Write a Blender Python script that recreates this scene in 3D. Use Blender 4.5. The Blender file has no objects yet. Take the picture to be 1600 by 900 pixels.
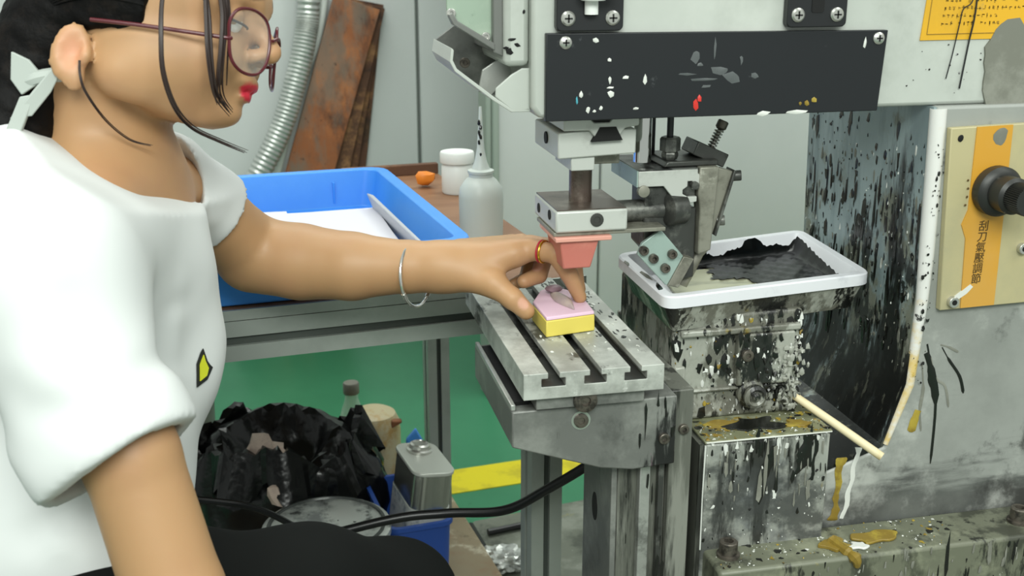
import bpy, bmesh, math, random
import numpy as np
from mathutils import Vector, Matrix
random.seed(7)
SC = bpy.context.scene
COL = SC.collection
# ------------------------------------------------------------------ camera
CAM_PITCH = math.atan(549 / 1800)
CAM_YAW = math.radians(12.4)
cd = bpy.data.cameras.new('camera')
cd.sensor_width = 36.0
cd.lens = 36.0 * 1800 / 1600
cd.clip_start = 0.05
cd.clip_end = 50
cam = bpy.data.objects.new('camera', cd)
cam.location = (0, 0, 1.15)
cam.rotation_euler = (math.pi / 2 - CAM_PITCH, 0, -CAM_YAW)
COL.objects.link(cam)
SC.camera = cam
cd.dof.use_dof = True
cd.dof.focus_distance = 1.25
cd.dof.aperture_fstop = 11.0
# ------------------------------------------------------------------ world, lights, exposure
w = bpy.data.worlds.new('world')
SC.world = w
w.use_nodes = True
w.node_tree.nodes['Background'].inputs[0].default_value = (0.93, 1.0, 0.95, 1)
w.node_tree.nodes['Background'].inputs[1].default_value = 0.42
def area(name, loc, size, power, target, col=(0.95, 1.0, 0.94)):
    l = bpy.data.lights.new(name, 'AREA')
    l.shape = 'RECTANGLE'
    l.size, l.size_y = size
    l.energy = power
    l.color = col
    o = bpy.data.objects.new(name, l)
    o.location = loc
    o.rotation_euler = (Vector(target) - Vector(loc)).to_track_quat('-Z', 'Y').to_euler()
    COL.objects.link(o)
area('ceiling_tube_light_near', (-0.1, -1.3, 2.45), (2.0, 0.8), 62, (0.3, 1.1, 0.8))
area('ceiling_tube_light_over', (-0.6, 0.9, 2.75), (1.6, 0.5), 14, (0.0, 1.2, 0.6))
area('ceiling_tube_light_back', (0.5, 2.5, 2.75), (2.2, 0.5), 24, (0.5, 2.4, 0))
area('ceiling_tube_light_right', (1.7, 0.3, 2.6), (0.8, 1.6), 12, (0.6, 1.2, 0.7))
vs = SC.view_settings
vs.view_transform = 'Standard'
vs.look = 'None'
vs.gamma = 1
vs.use_curve_mapping = False
vs.exposure = 0.33
# ------------------------------------------------------------------ materials
def lin(h):
    h = h.lstrip('#')
    r = []
    for i in (0, 2, 4):
        c = int(h[i:i + 2], 16) / 255
        r.append(c / 12.92 if c <= 0.04045 else ((c + 0.055) / 1.055) ** 2.4)
    return (*r, 1)
def mat(name, base, rough=0.5, metal=0.0, layers=(), bump=None, spec=0.5, trans=0.0, alpha=1.0, coat=0.0, sss=0.0, attr=None):
    """layers: (colour, scale, threshold, softness, stretch xyz, bias or None, strength[, seed]); bias = (axis, lo, hi, amount)"""
    m = bpy.data.materials.new(name)
    m.use_nodes = True
    nt = m.node_tree
    b = nt.nodes['Principled BSDF']
    def link(a, c): nt.links.new(a, c)
    b.inputs['Roughness'].default_value = rough
    b.inputs['Metallic'].default_value = metal
    b.inputs['Specular IOR Level'].default_value = spec
    if trans: b.inputs['Transmission Weight'].default_value = trans
    if alpha < 1: b.inputs['Alpha'].default_value = alpha
    if coat:
        b.inputs['Coat Weight'].default_value = coat
        b.inputs['Coat Roughness'].default_value = 0.15
    if sss:
        b.inputs['Subsurface Weight'].default_value = sss
        b.inputs['Subsurface Radius'].default_value = (0.012, 0.005, 0.003)
        b.inputs['Subsurface Scale'].default_value = 0.6
    b.inputs['Base Color'].default_value = lin(base)
    geo = nt.nodes.new('ShaderNodeNewGeometry')
    cur = None
    for k, L in enumerate(layers):
        colr, sc, thr, soft, st, bias, strength = L[:7]
        seed = L[7] if len(L) > 7 else k * 3.17
        mp = nt.nodes.new('ShaderNodeMapping')
        mp.inputs['Scale'].default_value = st
        mp.inputs['Location'].default_value = (seed, seed * 1.7, seed * 0.6)
        link(geo.outputs['Position'], mp.inputs['Vector'])
        nz = nt.nodes.new('ShaderNodeTexNoise')
        nz.inputs['Scale'].default_value = sc
        nz.inputs['Detail'].default_value = 7
        nz.inputs['Roughness'].default_value = 0.66
        link(mp.outputs[0], nz.inputs['Vector'])
        val = nz.outputs['Fac']
        if bias:
            ax, lo, hi, amt = bias
            sp = nt.nodes.new('ShaderNodeSeparateXYZ')
            link(geo.outputs['Position'], sp.inputs[0])
            mr = nt.nodes.new('ShaderNodeMapRange')
            mr.inputs['From Min'].default_value = lo
            mr.inputs['From Max'].default_value = hi
            mr.inputs['To Min'].default_value = 0
            mr.inputs['To Max'].default_value = amt
            link(sp.outputs['xyz'.index(ax)], mr.inputs['Value'])
            ad = nt.nodes.new('ShaderNodeMath')
            ad.operation = 'ADD'
            link(val, ad.inputs[0])
            link(mr.outputs[0], ad.inputs[1])
            val = ad.outputs[0]
        mr = nt.nodes.new('ShaderNodeMapRange')
        mr.interpolation_type = 'SMOOTHSTEP'
        mr.inputs['From Min'].default_value = thr - soft
        mr.inputs['From Max'].default_value = thr + soft
        mr.inputs['To Max'].default_value = strength
        link(val, mr.inputs['Value'])
        mx = nt.nodes.new('ShaderNodeMix')
        mx.data_type = 'RGBA'
        link(mr.outputs[0], mx.inputs[0])
        if cur is None: mx.inputs[6].default_value = lin(base)
        else: link(cur, mx.inputs[6])
        mx.inputs[7].default_value = lin(colr)
        cur = mx.outputs[2]
    if attr:
        for an, ac in attr:
            at = nt.nodes.new('ShaderNodeAttribute')
            at.attribute_name = an
            mx = nt.nodes.new('ShaderNodeMix')
            mx.data_type = 'RGBA'
            link(at.outputs['Fac'], mx.inputs[0])
            if cur is None: mx.inputs[6].default_value = lin(base)
            else: link(cur, mx.inputs[6])
            mx.inputs[7].default_value = lin(ac)
            cur = mx.outputs[2]
    if cur is not None: link(cur, b.inputs['Base Color'])
    if bump:
        sc, stt, st = bump
        mp = nt.nodes.new('ShaderNodeMapping')
        mp.inputs['Scale'].default_value = st
        link(geo.outputs['Position'], mp.inputs['Vector'])
        nz = nt.nodes.new('ShaderNodeTexNoise')
        nz.inputs['Scale'].default_value = sc
        nz.inputs['Detail'].default_value = 3
        link(mp.outputs[0], nz.inputs['Vector'])
        bp = nt.nodes.new('ShaderNodeBump')
        bp.inputs['Strength'].default_value = stt
        bp.inputs['Distance'].default_value = 0.004
        link(nz.outputs['Fac'], bp.inputs['Height'])
        link(bp.outputs[0], b.inputs['Normal'])
    return m
I3 = (1, 1, 1)
DR = (3.2, 3.2, 0.55)          # runs down
M = {}
M['machine'] = mat('machine_paint', '#b3b8b1', 0.42, 0, [('#8f938b', 6, 0.62, 0.1, I3, None, 0.5), ('#d6d9d2', 3, 0.6, 0.15, I3, None, 0.5), ('#1b1c1b', 70, 0.79, 0.02, I3, None, 0.8)])
M['machine_dirty'] = mat('machine_paint_stained', '#969994', 0.42, 0, [('#2b2c2c', 5, 0.66, 0.07, (0.5, 1, 3.2), ('z', 0.61, 0.56, 0.20), 0.85), ('#777a75', 5, 0.55, 0.14, I3, None, 0.6), ('#c0c2bc', 8, 0.62, 0.08, I3, None, 0.6), ('#3a3a38', 14, 0.67, 0.07, (1, 1, 1), ('z', 0.66, 0.55, 0.09), 0.9), ('#1d1d1c', 90, 0.76, 0.02, I3, None, 0.9)])
M['black_plate'] = mat('black_anodised_plate', '#1c1f22', 0.38, 0.1, [('#5a5d5f', 30, 0.69, 0.04, I3, None, 0.7), ('#d8dad6', 75, 0.765, 0.012, I3, None, 0.95)])
M['black'] = mat('black_plastic', '#1b1d1f', 0.4)
M['void'] = mat('dark_hole', '#070707', 0.8)
M['steel'] = mat('worn_steel', '#a9aba6', 0.36, 0.55, [('#d0d2cc', 12, 0.55, 0.12, I3, None, 0.7), ('#5b5c58', 18, 0.64, 0.06, I3, None, 0.7)])
M['table_steel'] = mat('scratched_table_steel', '#c6c9c2', 0.4, 0.25, [('#7e807a', 10, 0.55, 0.1, I3, ('y', 0.97, 1.2, 0.08), 0.7), ('#33342f', 26, 0.66, 0.05, (1, 0.6, 1), ('y', 0.98, 1.2, 0.1), 0.9), ('#e0e2dc', 60, 0.66, 0.05, (1, 0.4, 1), None, 0.7)])
M['bracket_steel'] = mat('grey_bracket_steel', '#6f716d', 0.4, 0.2, [('#9a9c96', 9, 0.56, 0.1, I3, None, 0.7), ('#4c4d4a', 12, 0.6, 0.08, I3, None, 0.7), ('#1a1a1a', 14, 0.63, 0.03, (1.6, 1.6, 0.3), ('x', 0.31, 0.37, 0.12), 0.95), ('#a0788c', 16, 0.69, 0.03, (1.5, 1.5, 0.35), ('x', 0.33, 0.36, 0.06), 0.8)])
M['dark_steel'] = mat('dark_oily_steel', '#4a4b48', 0.4, 0.5, [('#7d7e78', 30, 0.58, 0.08, I3, None, 0.8), ('#1a1a19', 24, 0.6, 0.06, I3, None, 0.8)])
M['screw'] = mat('zinc_screw', '#c8c8c2', 0.3, 0.8)
M['bolt'] = mat('grimy_bolt', '#6b655c', 0.4, 0.6, [('#2a2826', 90, 0.55, 0.1, I3, None, 0.8)])
M['chrome'] = mat('chrome_rod', '#d9dad6', 0.12, 1.0, [('#8a7440', 20, 0.68, 0.05, I3, None, 0.6)])
M['white_alloy'] = mat('pale_alloy', '#c2c5bf', 0.4, 0.15, [('#a2a49e', 20, 0.62, 0.08, I3, None, 0.6), ('#222', 60, 0.72, 0.02, I3, None, 0.9)] if False else [('#a2a49e', 20, 0.62, 0.08, I3, None, 0.6), ('#222222', 70, 0.745, 0.02, I3, None, 0.9)])
M['brown_steel'] = mat('brown_oxide_steel', '#5f524a', 0.35, 0.5, [('#8f867c', 18, 0.58, 0.1, I3, None, 0.8), ('#38312c', 30, 0.62, 0.06, I3, None, 0.7)])
M['teal_alloy'] = mat('pale_teal_alloy', '#9fb3ab', 0.38, 0.2, [('#6f7f7a', 25, 0.6, 0.08, I3, None, 0.7), ('#d0d8d2', 40, 0.66, 0.05, I3, None, 0.6)])
M['tan_alloy'] = mat('stained_alloy', '#8d8c80', 0.45, 0.3, [('#5c5a50', 25, 0.55, 0.1, I3, None, 0.8), ('#c0bfb2', 30, 0.64, 0.06, I3, None, 0.7)])
M['silicone'] = mat('salmon_silicone', '#c9776b', 0.42, 0, [('#d98f80', 18, 0.6, 0.1, I3, None, 0.6)], sss=0.15)
M['silicone_pale'] = mat('pink_silicone_base', '#d99c8c', 0.5, 0, [('#e8d2c6', 60, 0.62, 0.06, I3, None, 0.8)])
M['splash'] = mat('blue_grey_splashed_sheet', '#98a8aa', 0.4, 0.0, [
    ('#66777b', 8, 0.55, 0.1, DR, None, 0.6),
    ('#6f6640', 16, 0.62, 0.05, (1, 1, 0.8), ('z', 0.90, 0.74, 0.11), 0.6),
    ('#1b1d1d', 14, 0.66, 0.03, (2.4, 2.4, 0.8), ('z', 0.95, 0.74, 0.2), 0.93),
    ('#141514', 40, 0.72, 0.02, I3, ('z', 0.98, 0.80, 0.09), 0.95),
    ('#0f100f', 9, 0.62, 0.06, (2.6, 2.6, 0.3), ('z', 0.80, 0.66, 0.22), 0.96),
    ('#5c5d52', 30, 0.68, 0.03, (3, 3, 0.35), ('z', 0.9, 0.66, 0.05), 0.75),
    ('#b9c3c4', 60, 0.73, 0.02, (1, 1, 0.6), ('z', 0.97, 0.83, 0.03), 0.9),
    ('#8f7030', 14, 0.70, 0.04, (1, 1, 0.7), ('z', 0.84, 0.70, 0.02), 0.6)])
M['inky'] = mat('ink_crusted_casting', '#6d6d63', 0.4, 0.05, [
    ('#a3a59b', 12, 0.52, 0.03, (1.5, 1.5, 0.7), None, 0.9),
    ('#121311', 9, 0.53, 0.02, (1.5, 1.5, 0.7), None, 0.96),
    ('#0c0d0c', 30, 0.58, 0.02, (1.5, 1.5, 0.5), None, 0.95),
    ('#8a7a32', 18, 0.68, 0.04, I3, None, 0.8),
    ('#d0d2ca', 55, 0.67, 0.025, (1.8, 1.8, 0.5), None, 0.9),
    ('#3f8a86', 60, 0.86, 0.02, I3, None, 0.8)], bump=(55, 0.8, (1.5, 1.5, 0.6)), coat=0.3)
M['base_top'] = mat('green_scummed_casting', '#787a5e', 0.4, 0.05, [
    ('#a4a68c', 22, 0.56, 0.06, I3, None, 0.85), ('#3c3d30', 14, 0.57, 0.06, I3, None, 0.8),
    ('#a89a2c', 24, 0.66, 0.035, I3, None, 0.85), ('#121312', 13, 0.665, 0.02, I3, None, 0.95), ('#e4e6de', 60, 0.69, 0.025, I3, None, 0.9)], bump=(45, 0.6, I3), coat=0.2)
M['base_side'] = mat('streaked_grey_casting', '#989b93', 0.42, 0.05, [
    ('#a9aba4', 8, 0.55, 0.1, I3, None, 0.7), ('#5c6064', 10, 0.58, 0.08, I3, None, 0.8),
    ('#22231f', 9, 0.60, 0.04, (2.6, 2.6, 0.5), ('z', 0.58, 0.68, 0.05), 0.95), ('#3b3d3c', 8, 0.58, 0.06, (1, 1, 1.2), ('z', 0.63, 0.56, 0.07), 0.85),
    ('#8a7a3a', 14, 0.68, 0.04, (2, 2, 0.6), None, 0.7), ('#dfe1da', 50, 0.70, 0.025, (1.6, 1.6, 0.6), None, 0.95), ('#0e0f0e', 80, 0.75, 0.02, I3, None, 0.9)])
M['base_left'] = mat('streaked_dark_casting', '#63655d', 0.42, 0.1, [
    ('#8d8f86', 12, 0.55, 0.06, (3, 3, 0.25), None, 0.85), ('#232421', 12, 0.56, 0.05, (3, 3, 0.25), None, 0.95), ('#6b6480', 9, 0.7, 0.05, (3, 3, 0.3), None, 0.6)])
M['flange'] = mat('scummed_flange', '#6e7160', 0.42, 0.05, [
    ('#93967f', 16, 0.56, 0.08, I3, None, 0.8), ('#3a3c33', 12, 0.56, 0.06, (1.5, 1.5, 0.7), None, 0.85), ('#1b1c1a', 18, 0.62, 0.04, (2, 2, 0.6), ('z', 0.54, 0.46, 0.1), 0.9),
    ('#dfe1d6', 60, 0.70, 0.025, I3, None, 0.9), ('#a89a3a', 30, 0.70, 0.03, I3, None, 0.7)])
M['edge'] = mat('edge_highlight_and_paint', '#dcdcd8', 0.3, 0, [('#141414', 45, 0.68, 0.02, I3, ('z', 0.95, 0.7, 0.05), 0.95), ('#d6b65a', 9, 0.66, 0.06, I3, ('z', 0.83, 0.72, 0.16), 0.85)])  # pale base colours in the edge highlight; ochre and black are paint marks
M['yellow_plate'] = mat('cream_control_plate', '#b5ac84', 0.4, 0, [('#a29d80', 7, 0.55, 0.12, I3, None, 0.7)])
M['yellow_band'] = mat('amber_print', '#cc9632', 0.42, 0, [('#c99a4a', 8, 0.55, 0.12, I3, ('z', 0.9, 0.8, 0.12), 0.7)])
M['label'] = mat('amber_label', '#dba827', 0.4, 0, [('#c79a2c', 9, 0.56, 0.12, I3, None, 0.7), ('#857f66', 9, 0.60, 0.05, I3, ('x', 0.72, 0.77, 0.2), 0.9)])
M['print'] = mat('brown_print', '#94741f', 0.6)
M['print_dark'] = mat('dark_brown_print', '#54401a', 0.6)
M['smudge'] = mat('grey_glue_residue', '#74756b', 0.8, 0, [('#8f9086', 20, 0.55, 0.1, I3, None, 0.7)])
M['white_rim'] = mat('white_tray_plastic', '#dcdde2', 0.35, 0, [('#b8b9c0', 14, 0.62, 0.08, I3, None, 0.7), ('#1c1c1f', 30, 0.72, 0.02, I3, None, 0.9)])
M['ink'] = mat('wet_black_ink', '#040505', 0.22, 0, spec=0.22)
M['cliche'] = mat('etched_plate', '#b7b79c', 0.3, 0.2, [('#8d8e78', 16, 0.56, 0.08, (0.6, 2, 1), None, 0.8), ('#1a1b18', 30, 0.66, 0.02, (0.7, 1.5, 1), ('x', 0.5, 0.56, 0.2), 0.95)])
M['wood_stick'] = mat('pale_wood', '#e3d6b0', 0.55, 0, [('#c0ab78', 20, 0.55, 0.1, I3, None, 0.7)])
M['drip_yellow'] = mat('mustard_paint', '#86702c', 0.35, 0, [('#b09c3c', 30, 0.56, 0.08, I3, None, 0.8)])
M['drip_white'] = mat('white_paint', '#d6d8d2', 0.35)
M['drip_black'] = mat('black_paint', '#191a17', 0.25)
M['drip_red'] = mat('red_paint', '#c8322a', 0.35)
M['drip_cyan'] = mat('cyan_paint', '#4f9fae', 0.35)
M['foam_pink'] = mat('pink_resin', '#d9b9cb', 0.5)
M['foam_yellow'] = mat('yellow_resin', '#d8c65c', 0.5)
M['blank'] = mat('greige_moulded_piece', '#b3a49c', 0.45, 0, [('#9a8790', 30, 0.55, 0.1, I3, None, 0.6)])
M['blank_head'] = mat('mauve_moulded_piece', '#8d737d', 0.45)
M['wall'] = mat('sandwich_panel_wall', '#c6cac8', 0.45, 0, [('#bac0bd', 1.2, 0.52, 0.15, I3, None, 0.6)])
M['wall_trim'] = mat('grey_green_trim', '#94a096', 0.4)
M['floor'] = mat('green_epoxy_floor', '#3d8560', 0.35, 0, [('#347856', 2.5, 0.52, 0.14, I3, None, 0.7), ('#58a67c', 60, 0.74, 0.02, I3, None, 0.5), ('#1d5c3a', 30, 0.7, 0.04, I3, None, 0.5)])
M['floor_line'] = mat('yellow_floor_line', '#dfd01f', 0.45, 0, [('#b9ab22', 12, 0.58, 0.08, I3, None, 0.7), ('#6b6a2a', 26, 0.70, 0.04, I3, None, 0.8)])
M['floor_dirty'] = mat('ink_stained_floor_sheet', '#6d7266', 0.6, 0, [('#8f9388', 9, 0.55, 0.1, I3, None, 0.8), ('#40443c', 8, 0.57, 0.07, I3, None, 0.8), ('#9a9440', 12, 0.66, 0.05, I3, None, 0.8), ('#d5d7cf', 40, 0.69, 0.03, I3, None, 0.7)])
M['plywood'] = mat('brown_table_board', '#8c6548', 0.45, 0, [('#7a5238', 6, 0.52, 0.12, (1, 6, 1), None, 0.8), ('#a57f5c', 10, 0.62, 0.08, (1, 5, 1), None, 0.6)])
M['alu'] = mat('aluminium_profile', '#a6ada6', 0.38, 0.35, [('#8f968f', 8, 0.55, 0.12, I3, None, 0.6), ('#2a2a2a', 120, 0.77, 0.02, I3, None, 0.7)])
M['groove'] = mat('profile_groove', '#4a504b', 0.6, 0.2)
M['blue'] = mat('blue_crate_plastic', '#3f8fe6', 0.38, 0, [('#5aa3ee', 3, 0.55, 0.15, I3, None, 0.6)], sss=0.0)
M['paper'] = mat('white_paper', '#dcdae2', 0.6, 0, [('#cfc6da', 5, 0.6, 0.1, I3, None, 0.5)])
M['paper_grey'] = mat('grey_wrap', '#b6b8bc', 0.5)
M['rust'] = mat('rust_stained_board', '#8f5530', 0.7, 0, [('#b5703f', 7, 0.53, 0.1, (1, 1, 0.6), None, 0.85), ('#33201a', 6, 0.575, 0.09, (1, 1, 0.5), ('z', 0.6, 0.95, 0.09), 0.92), ('#6f675c', 9, 0.56, 0.08, (1, 1, 0.4), ('x', 0.3, 0.1, 0.12), 0.75), ('#1f1510', 40, 0.66, 0.04, I3, None, 0.8), ('#cfc6ba', 70, 0.73, 0.02, I3, None, 0.7)])
M['rust_edge'] = mat('dark_board_edge', '#5a3c2a', 0.75, 0, [('#9a7048', 14, 0.58, 0.08, I3, None, 0.8), ('#21160f', 10, 0.57, 0.08, I3, None, 0.8)])
M['foil'] = mat('foil_hose', '#b9bcb8', 0.34, 0.55, [('#d9dbd6', 20, 0.58, 0.1, I3, None, 0.7), ('#7a7c78', 25, 0.66, 0.06, I3, None, 0.6)])
M['pipe'] = mat('grey_conduit', '#c3c9c2', 0.4)
M['jar_white'] = mat('white_jar_plastic', '#e6e9e5', 0.4)
M['translucent'] = mat('cloudy_plastic', '#dfe6e0', 0.35, 0, trans=0.25)
M['orange'] = mat('orange_plastic', '#ee8a2a', 0.45)
M['bag'] = mat('black_bag_film', '#0d0e0e', 0.24, 0, bump=(22, 1.0, I3), spec=0.4)
M['tissue'] = mat('crumpled_tissue', '#c7b3a6', 0.7, 0, [('#a8938a', 30, 0.58, 0.1, I3, None, 0.6)])
M['pail'] = mat('paint_pail_metal', '#c0c3bf', 0.35, 0.5, [('#55585a', 14, 0.55, 0.08, I3, None, 0.8), ('#1d1e1e', 22, 0.6, 0.05, I3, None, 0.9), ('#e0e2de', 50, 0.66, 0.03, I3, None, 0.8)])
M['pail_lid'] = mat('ink_covered_lid', '#3c403e', 0.35, 0.1, [('#8f938f', 14, 0.62, 0.06, I3, None, 0.85), ('#161717', 12, 0.56, 0.05, I3, None, 0.95), ('#d6d8d4', 45, 0.68, 0.03, I3, None, 0.8)])
M['grey_bin'] = mat('grey_bin_plastic', '#7c807c', 0.5, 0, [('#4b4e4b', 10, 0.55, 0.1, I3, None, 0.6)])
M['dark_blue'] = mat('dark_blue_tub', '#2a50a2', 0.4)
M['tin'] = mat('tinplate', '#b9bcb4', 0.2, 0.9)
M['tin_top'] = mat('brushed_tin_top', '#d2d5cd', 0.35, 0.35)
M['tin_label'] = mat('frosted_sleeve', '#c4c7c4', 0.5, 0, [('#5d6c7c', 18, 0.62, 0.06, I3, None, 0.8)])
M['pet'] = mat('clear_bottle', '#dfe8e0', 0.12, 0, alpha=0.35)
M['pet_cap'] = mat('grey_cap', '#7b7a70', 0.5)
M['jug'] = mat('stained_jug', '#c9bd98', 0.45, 0, [('#b88a3a', 12, 0.58, 0.07, I3, None, 0.8), ('#3a3426', 22, 0.68, 0.04, I3, None, 0.9), ('#a8482a', 16, 0.69, 0.03, I3, None, 0.9)])
M['cardboard'] = mat('stained_board', '#8f8268', 0.7, 0, [('#8f6a4c', 6, 0.6, 0.08, I3, None, 0.7), ('#c8c0a8', 12, 0.6, 0.06, I3, None, 0.7), ('#5a5240', 14, 0.64, 0.05, I3, None, 0.7)])
M['cable'] = mat('black_cable', '#101112', 0.35)
M['knob'] = mat('dark_knob', '#2b2c2a', 0.42, 0.2, [('#6b6c66', 50, 0.66, 0.05, I3, None, 0.8)])
M['skin'] = mat('skin', '#b48c64', 0.5, 0, [('#ae8060', 9, 0.56, 0.15, I3, None, 0.5)], sss=0.12, attr=[('lip', '#c8283c'), ('nail', '#cf9f88'), ('brow', '#4a3328'), ('warm', '#cf9474')])
M['hair'] = mat('black_hair', '#080707', 0.6, 0, spec=0.15, layers= [('#1c1714', 60, 0.58, 0.1, I3, None, 0.7)], bump=(90, 0.4, I3))
M['strand'] = mat('brown_black_hair', '#2a1c18', 0.4)
M['shirt'] = mat('white_cotton', '#d3d6d5', 0.85, 0, bump=(7, 0.35, I3), spec=0.2)
M['trousers'] = mat('black_cloth', '#0f1110', 0.9, 0, spec=0.15)
M['logo_yellow'] = mat('yellow_emblem', '#cdd02a', 0.6)
M['logo_black'] = mat('black_emblem', '#1a1d1c', 0.6)
M['maroon'] = mat('maroon_frame', '#54161f', 0.3)
M['lens'] = mat('spectacle_lens', '#eef2f2', 0.03, 0, alpha=0.07)
M['silver'] = mat('silver', '#dcdcd8', 0.2, 0.9)
M['gold'] = mat('gold', '#d6a93a', 0.22, 0.95)
M['red'] = mat('red_thread', '#a81e2c', 0.6)
M['ribbon'] = mat('white_ribbon', '#aab1ab', 0.7)
M['eye_white'] = mat('eye_white', '#e4e0da', 0.3)
M['stool'] = mat('blue_stool_plastic', '#2f4f86', 0.5)
# ------------------------------------------------------------------ mesh helpers
RA = math.radians(6.6)
ROOM = Matrix.Rotation(RA, 4, 'Z')          # the room stands 6.6 degrees off the machine
def NB(): return bmesh.new()
def box(bm, x0, x1, y0, y1, z0, z1):
    v = [bm.verts.new(p) for p in ((x0, y0, z0), (x1, y0, z0), (x1, y1, z0), (x0, y1, z0), (x0, y0, z1), (x1, y0, z1), (x1, y1, z1), (x0, y1, z1))]
    for f in ((0, 3, 2, 1), (4, 5, 6, 7), (0, 1, 5, 4), (1, 2, 6, 5), (2, 3, 7, 6), (3, 0, 4, 7)):
        bm.faces.new([v[i] for i in f])
    return v
def prism(bm, pts, a, b, axis='y'):
    """polygon extruded along an axis; pts are (x,z) for y, (x,y) for z, (y,z) for x"""
    def mk(p, t):
        if axis == 'y': return (p[0], t, p[1])
        if axis == 'z': return (p[0], p[1], t)
        return (t, p[0], p[1])
    A = [bm.verts.new(mk(p, a)) for p in pts]
    B = [bm.verts.new(mk(p, b)) for p in pts]
    n = len(pts)
    fs = [bm.faces.new(A), bm.faces.new(B[::-1])]
    for i in range(n):
        fs.append(bm.faces.new((A[i], B[i], B[(i + 1) % n], A[(i + 1) % n])))
    bmesh.ops.recalc_face_normals(bm, faces=fs)
    return A + B
def frame_of(d):
    d = Vector(d).normalized()
    u = d.orthogonal().normalized()
    return u, d.cross(u)
def cyl(bm, p0, p1, r0, r1=None, n=20, cap=True):
    r1 = r0 if r1 is None else r1
    return lathe(bm, p0, (Vector(p1) - Vector(p0)), [(r0, 0.0), (r1, (Vector(p1) - Vector(p0)).length)], n, cap)
def lathe(bm, base, d, prof, n=24, cap=True):
    """prof: list of (radius, distance along d)"""
    d = Vector(d).normalized()
    u, v = frame_of(d)
    base = Vector(base)
    rings = []
    for r, t in prof:
        rings.append([bm.verts.new(base + d * t + (u * math.cos(2 * math.pi * k / n) + v * math.sin(2 * math.pi * k / n)) * r) for k in range(n)])
    fs = []
    for a, b in zip(rings, rings[1:]):
        for k in range(n):
            fs.append(bm.faces.new((a[k], a[(k + 1) % n], b[(k + 1) % n], b[k])))
    if cap:
        fs.append(bm.faces.new(rings[0][::-1]))
        fs.append(bm.faces.new(rings[-1]))
    bmesh.ops.recalc_face_normals(bm, faces=fs)
    return [x for rr in rings for x in rr]
def tube(bm, pts, rad, n=8, cap=True):
    P = [Vector(p) for p in pts]
    R = rad if isinstance(rad, (list, tuple)) else [rad] * len(P)
    u = None
    rings = []
    for i, p in enumerate(P):
        d = (P[min(i + 1, len(P) - 1)] - P[max(i - 1, 0)]).normalized()
        if u is None: u = d.orthogonal().normalized()
        u = (u - d * u.dot(d)).normalized()
        v = d.cross(u)
        rings.append([bm.verts.new(p + (u * math.cos(2 * math.pi * k / n) + v * math.sin(2 * math.pi * k / n)) * R[i]) for k in range(n)])
    fs = []
    for a, b in zip(rings, rings[1:]):
        for k in range(n):
            fs.append(bm.faces.new((a[k], a[(k + 1) % n], b[(k + 1) % n], b[k])))
    if cap:
        fs.append(bm.faces.new(rings[0][::-1]))
        fs.append(bm.faces.new(rings[-1]))
    bmesh.ops.recalc_face_normals(bm, faces=fs)
def smooth_path(pts, sub=8):
    P = [Vector(p) for p in pts]
    out = []
    for i in range(len(P) - 1):
        p0, p1, p2, p3 = P[max(i - 1, 0)], P[i], P[i + 1], P[min(i + 2, len(P) - 1)]
        for k in range(sub):
            t = k / sub
            out.append(0.5 * ((2 * p1) + (p2 - p0) * t + (2 * p0 - 5 * p1 + 4 * p2 - p3) * t * t + (3 * p1 - p0 - 3 * p2 + p3) * t ** 3))
    out.append(P[-1])
    return out
def blob(bm, c, r, seed=0, amp=0.25, n=2, freq=1.0):
    """uneven rounded lump"""
    rnd = random.Random(seed)
    res = bmesh.ops.create_icosphere(bm, subdivisions=n, radius=1.0)
    ph = [Vector((rnd.uniform(-1, 1), rnd.uniform(-1, 1), rnd.uniform(-1, 1))).normalized() for _ in range(6)]
    for v in res['verts']:
        k = 1 + amp * sum(math.sin(3.1 * freq * v.co.dot(h) + i * 1.3) for i, h in enumerate(ph)) / 3
        v.co = Vector(c) + Vector((v.co.x * r[0], v.co.y * r[1], v.co.z * r[2])) * k
    return res['verts']
def rounded_rect(x0, x1, y0, y1, r, n=5):
    out = []
    for cx, cy, a0 in ((x1 - r, y1 - r, 0), (x0 + r, y1 - r, 90), (x0 + r, y0 + r, 180), (x1 - r, y0 + r, 270)):
        for k in range(n + 1):
            a = math.radians(a0 + 90 * k / n)
            out.append((cx + r * math.cos(a), cy + r * math.sin(a)))
    return out
def obj(name, bm, m, parent=None, bevel=0.0, smooth=35, xf=None, label=None):
    """one mesh object; the vertices are given in world metres (or in xf's frame)"""
    me = bpy.data.meshes.new(name)
    if isinstance(bm, bmesh.types.BMesh):
        if xf is not None: bmesh.ops.transform(bm, matrix=xf, verts=bm.verts)
        bm.to_mesh(me)
        bm.free()
    else:
        me = bm
    n = len(me.vertices)
    co = np.empty(n * 3, np.float32)
    me.vertices.foreach_get('co', co)
    co = co.reshape(-1, 3)
    c = (co.min(0) + co.max(0)) / 2
    me.vertices.foreach_set('co', (co - c).ravel())
    for mm in (m if isinstance(m, (list, tuple)) else [m]): me.materials.append(mm)
    if smooth:
        me.polygons.foreach_set('use_smooth', [True] * len(me.polygons))
        me.set_sharp_from_angle(angle=math.radians(smooth))
    me.update()
    o = bpy.data.objects.new(name, me)
    COL.objects.link(o)
    c = Vector([float(t) for t in c])
    if parent is not None:
        o.parent = parent
        base = Vector((0, 0, 0))
        q = parent
        while q is not None:
            base += q.location
            q = q.parent
        o.location = c - base
    else:
        o.location = c
    if bevel:
        bv = o.modifiers.new('bevel', 'BEVEL')
        bv.width = bevel
        bv.segments = 2
        bv.limit_method = 'ANGLE'
        bv.angle_limit = math.radians(40)
    if label: o['label'] = label
    return o
def tag(o, label, cat, group=None, kind=None):
    o['label'] = label
    o['category'] = cat
    if group: o['group'] = group
    if kind: o['kind'] = kind
    return o
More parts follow.
